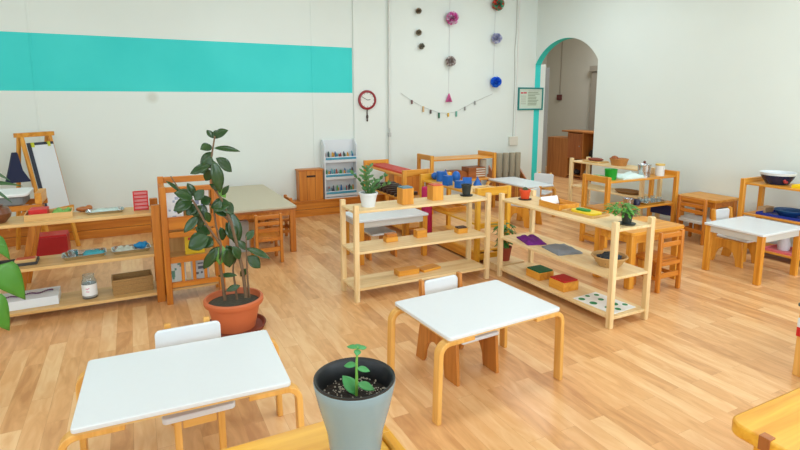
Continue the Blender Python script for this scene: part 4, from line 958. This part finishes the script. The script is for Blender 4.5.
def pom(label, x, z, r, rgb, rgb2=None, cnt=220, g='paper pompoms on the back wall'):
    m = MB(); bm = m.bm; cy = BY-.008-r*.78
    t = thing('paper_pompom', label, 'pompom', (x, cy, z), group=g)
    for k_ in range(2):
        m = MB()
        for i in range(cnt//2):
            v = Vector((random.gauss(0, 1), random.gauss(0, 1), random.gauss(0, 1))).normalized()
            s = random.uniform(.85, 1.02)
            q = v*r*s; u_ = v.orthogonal().normalized(); w_ = v.cross(u_)
            a = random.uniform(0, 3.14); e1 = (u_*math.cos(a)+w_*math.sin(a))*r*.24; e2 = (w_*math.cos(a)-u_*math.sin(a))*r*.12
            vs = [m.bm.verts.new(c) for c in (v*r*.3, q-e1+e2, q-e1*.2-e2*.6, q+e1+e2*.5)]
            m.bm.faces.new((vs[0], vs[1], vs[2])); m.bm.faces.new((vs[0], vs[2], vs[3]))
        m.ball((0, 0, 0), r*.5, 2)
        m.build('paper_petals', plain(rgb if k_ == 0 else (rgb2 or rgb), .7, var=.2), t, recalc=False)
    return t
pom('small dark brown pompom, topmost of the left column', 3.90, 2.90, .045, (130, 112, 88), (186, 170, 146))
pom('small dark brown pompom, middle of the left column', 3.905, 2.59, .045, (130, 116, 92), (186, 170, 146))
pom('small dark grey pompom, lowest of the left column', 3.955, 2.395, .045, (118, 120, 106), (180, 176, 158))
pom('pink and dark purple pompom on the middle string', 4.46, 2.83, .10, (226, 90, 176), (236, 200, 222))
pom('grey brown pompom below the pink one on the middle string', 4.455, 2.19, .08, (164, 146, 140), (222, 214, 208))
pom('red and green pompom at the top of the right string', 5.31, 3.10, .10, (226, 84, 66), (80, 180, 140))
pom('lavender grey pompom in the middle of the right string', 5.31, 2.575, .085, (160, 164, 206), (216, 218, 234))
pom('bright blue pompom at the bottom of the right string', 5.315, 1.89, .09, (24, 110, 236), (60, 140, 246))
for lab, x, z0 in (('thin string hanging down the wall with the pink tassel', 4.457, 1.69), ('thin string hanging down the wall with the blue pompom', 5.312, 1.9)):
    item('hanging_string', lab, 'string', MB().tube([(0, 0, 0), (0, 0, CZ-z0)], .0018, 6), plain((200, 196, 200), .8), (x, BY-.012, z0))
m = MB()
for i in range(16):
    a = i*.4; m.bar((0, 0, .07), (.055*math.cos(a), .018*math.sin(a), -.06), .016, .006, (1, 0, 0))
item('paper_tassel', 'pink paper tassel at the end of the middle string', 'tassel', m, plain((206, 96, 150), .8, var=.3), (4.445, BY-.045, 1.63))
GP = [(3.62, 1.703), (3.80, 1.59), (4.0, 1.495), (4.28, 1.405), (4.45, 1.395), (4.6, 1.415), (4.76, 1.487), (4.95, 1.57), (5.30, 1.70)]
item('garland_string', 'thin cord strung in a curve across the back wall', 'garland', MB().tube([(x-4.45, 0, z) for x, z in GP], .003, 6), plain((190, 192, 186), .8), (4.45, BY-.014, 0))
PG = [(3.80, 1.585, (120, 80, 80), 'small brown'), (4.0, 1.49, (216, 180, 130), 'long tan'), (4.13, 1.435, (110, 96, 90), 'dark brown'), (4.28, 1.39, (40, 110, 80), 'dark green'), (4.45, 1.385, (226, 180, 60), 'yellow'), (4.6, 1.41, (110, 180, 160), 'pale green'), (4.76, 1.48, (150, 150, 146), 'grey'), (4.95, 1.57, (166, 168, 164), 'light grey')]
for x, z, rgb, cn in PG:
    h_ = .07 if 'long' in cn or 'green' in cn else .045
    item('clothes_peg', cn+' peg clipped on the wall garland', 'peg', MB().box(-.012, .012, -.012, .008, -h_, .015), plain(rgb, .6), (x, BY-.022, z), bevel=.003, group='pegs on the garland')
# framed notice beside the arch
t = thing('framed_notice', 'teal framed notice sheet on the wall beside the arch', 'sign', (6.10, BY-.006, 1.62))
FR = plain((20, 132, 128), .45)
MB().box(-.27, .27, -.02, .005, .165, .19).box(-.27, .27, -.02, .005, -.19, -.165).box(-.27, -.245, -.02, .005, -.165, .165).box(.245, .27, -.02, .005, -.165, .165).build('frame', FR, t, bevel=.003)
MB().box(-.245, .245, -.008, .004, -.165, .165).build('sheet', plain((206, 222, 206), .5), t); sheet = bpy.data.objects['sheet']
m = MB()
for x0, x1, z in ((-.215, -.16, .085), (-.15, -.09, .088)): m.box(x0, x1, -.0095, -.008, z, z+.025)
m.build('red_heading', plain((206, 70, 80), .6), sheet)
m = MB()
for i in range(5): m.box(-.21, -.10, -.0095, -.008, .04-.032*i, .05-.032*i)
m.build('left_column_print', plain((176, 180, 164), .6), sheet)
m = MB()
for i in range(9): m.box(-.06, .06+.13*random.random(), -.0095, -.008, .10-.026*i, .112-.026*i)
m.build('right_column_print', plain((140, 158, 132), .6), sheet)
m = MB().box(-.05, .19, -.0094, -.008, .125, .14); m.build('top_print', plain((190, 196, 180), .6), sheet)
# service box, cable, pipe
item('switch_box', 'small cream box on the wall left of the arch', 'box', MB().box(-.085, .085, -.05, 0, 0, .15), plain((220, 216, 200), .5), (5.745, BY, .84), bevel=.006)
item('wall_cable', 'thin cable running down the wall to the cream box', 'cable', MB().tube([(0, 0, .99), (.0, 0, 2.0), (-.02, 0, 2.4), (0, 0, 2.7), (0, 0, CZ)], .008, 6), plain((196, 198, 190), .6), (5.75, BY-.01, 0))
item('wall_conduit', 'straight white conduit beside the thin cable', 'pipe', MB().box(-.012, .012, -.014, 0, .99, CZ), plain((226, 228, 222), .5), (5.80, BY, 0))
t = thing('heating_pipe', 'thin white pipe with valve on the wall right of the clock', 'pipe', (3.42, BY-.03, 0))
MB().tube([(0, 0, .25), (0, 0, CZ)], .014, 10).build('pipe_run', plain((222, 224, 218), .45), t)
MB().box(-.02, .02, -.025, .02, 1.06, 1.12).box(-.006, .006, -.02, .0, 1.12, 1.19).build('valve', plain((196, 198, 194), .4, .3), t, bevel=.004)
# ------------------------------------------------------------------ hall things
t = thing('hall_cabinet', 'brown wooden open cabinet in the hall beyond the arch', 'cabinet', (8.2, 7.85, 0))
MB().box(-.2, .2, -.5, .5, .95, .98).build('top', 'hall', t, bevel=.004)
for y in (-.5, -.1, .30): MB().box(-.2, .2, y, y+.022, .03, .95).build('upright', 'hall', t, bevel=.003)
MB().box(.18, .2, -.478, .3, .03, .95).build('back_panel', 'hall', t)
for z in (.06, .42): MB().box(-.2, .18, -.478, .3, z, z+.02).build('shelf_board', 'hall', t, bevel=.003)
dr = MB().box(-.21, -.19, -.07, .30, .44, .93).build('door', 'brown', t, bevel=.004)
MB().ball((-.22, -.03, .68), .014, 2).build('knob', METAL, dr)
MB().box(-.2, .2, .322, .9, .0, .82).build('side_unit', 'hall', t, bevel=.004)
MB().box(-.18, .18, -.48, .3, 0, .03).build('plinth', 'brown', t)
item('dark_bag', 'dark bag on the upper shelf of the hall cabinet', 'bag', MB().ball((0, 0, .1), .12, 3, (.9, 1.1, .82), .2), plain((40, 40, 38), .8), (8.17, 7.57, .442))
for k_, (y, rgb, cn) in enumerate(((7.5, (90, 92, 96), 'grey'), (7.72, (130, 126, 120), 'beige'), (7.98, (60, 62, 66), 'black'))):
    item('hall_shoe', cn+' shoe on the bottom of the hall cabinet', 'shoe', MB().ball((0, 0, .05), .05, 3, (1.7, 1, .95), .1).ball((.03, 0, .08), .04, 2, (1, .9, 1)), plain(rgb, .7), (8.12, y, .0795+.003), 180)
item('fire_alarm', 'dark red fire alarm box on the hall wall', 'alarm', MB().box(-.05, 0, -.065, .065, -.065, .065), plain((96, 44, 40), .5), (9.002, 9.50, 1.66), bevel=.006)
item('alarm_cable', 'thin cable above the alarm box on the hall wall', 'cable', MB().tube([(0, 0, 1.73), (0, 0, CZ)], .008, 6), plain((150, 140, 124), .6), (8.99, 9.50, 0))

# ------------------------------------------------------------------ camera and view
cd = bpy.data.cameras.new('camera'); cam = bpy.data.objects.new('camera', cd); COL.objects.link(cam)
cd.sensor_width = 36; cd.lens = 528/800*36; cd.shift_y = -41/800; cd.clip_start = .05
cam.location = (0, 0, 1.6); cam.rotation_euler = (R(90-9.04), 0, R(-26.8))
S.camera = cam
S.view_settings.view_transform = 'Standard'; S.view_settings.look = 'None'
S.view_settings.gamma = 1; S.view_settings.use_curve_mapping = False
S.view_settings.exposure = -1.24
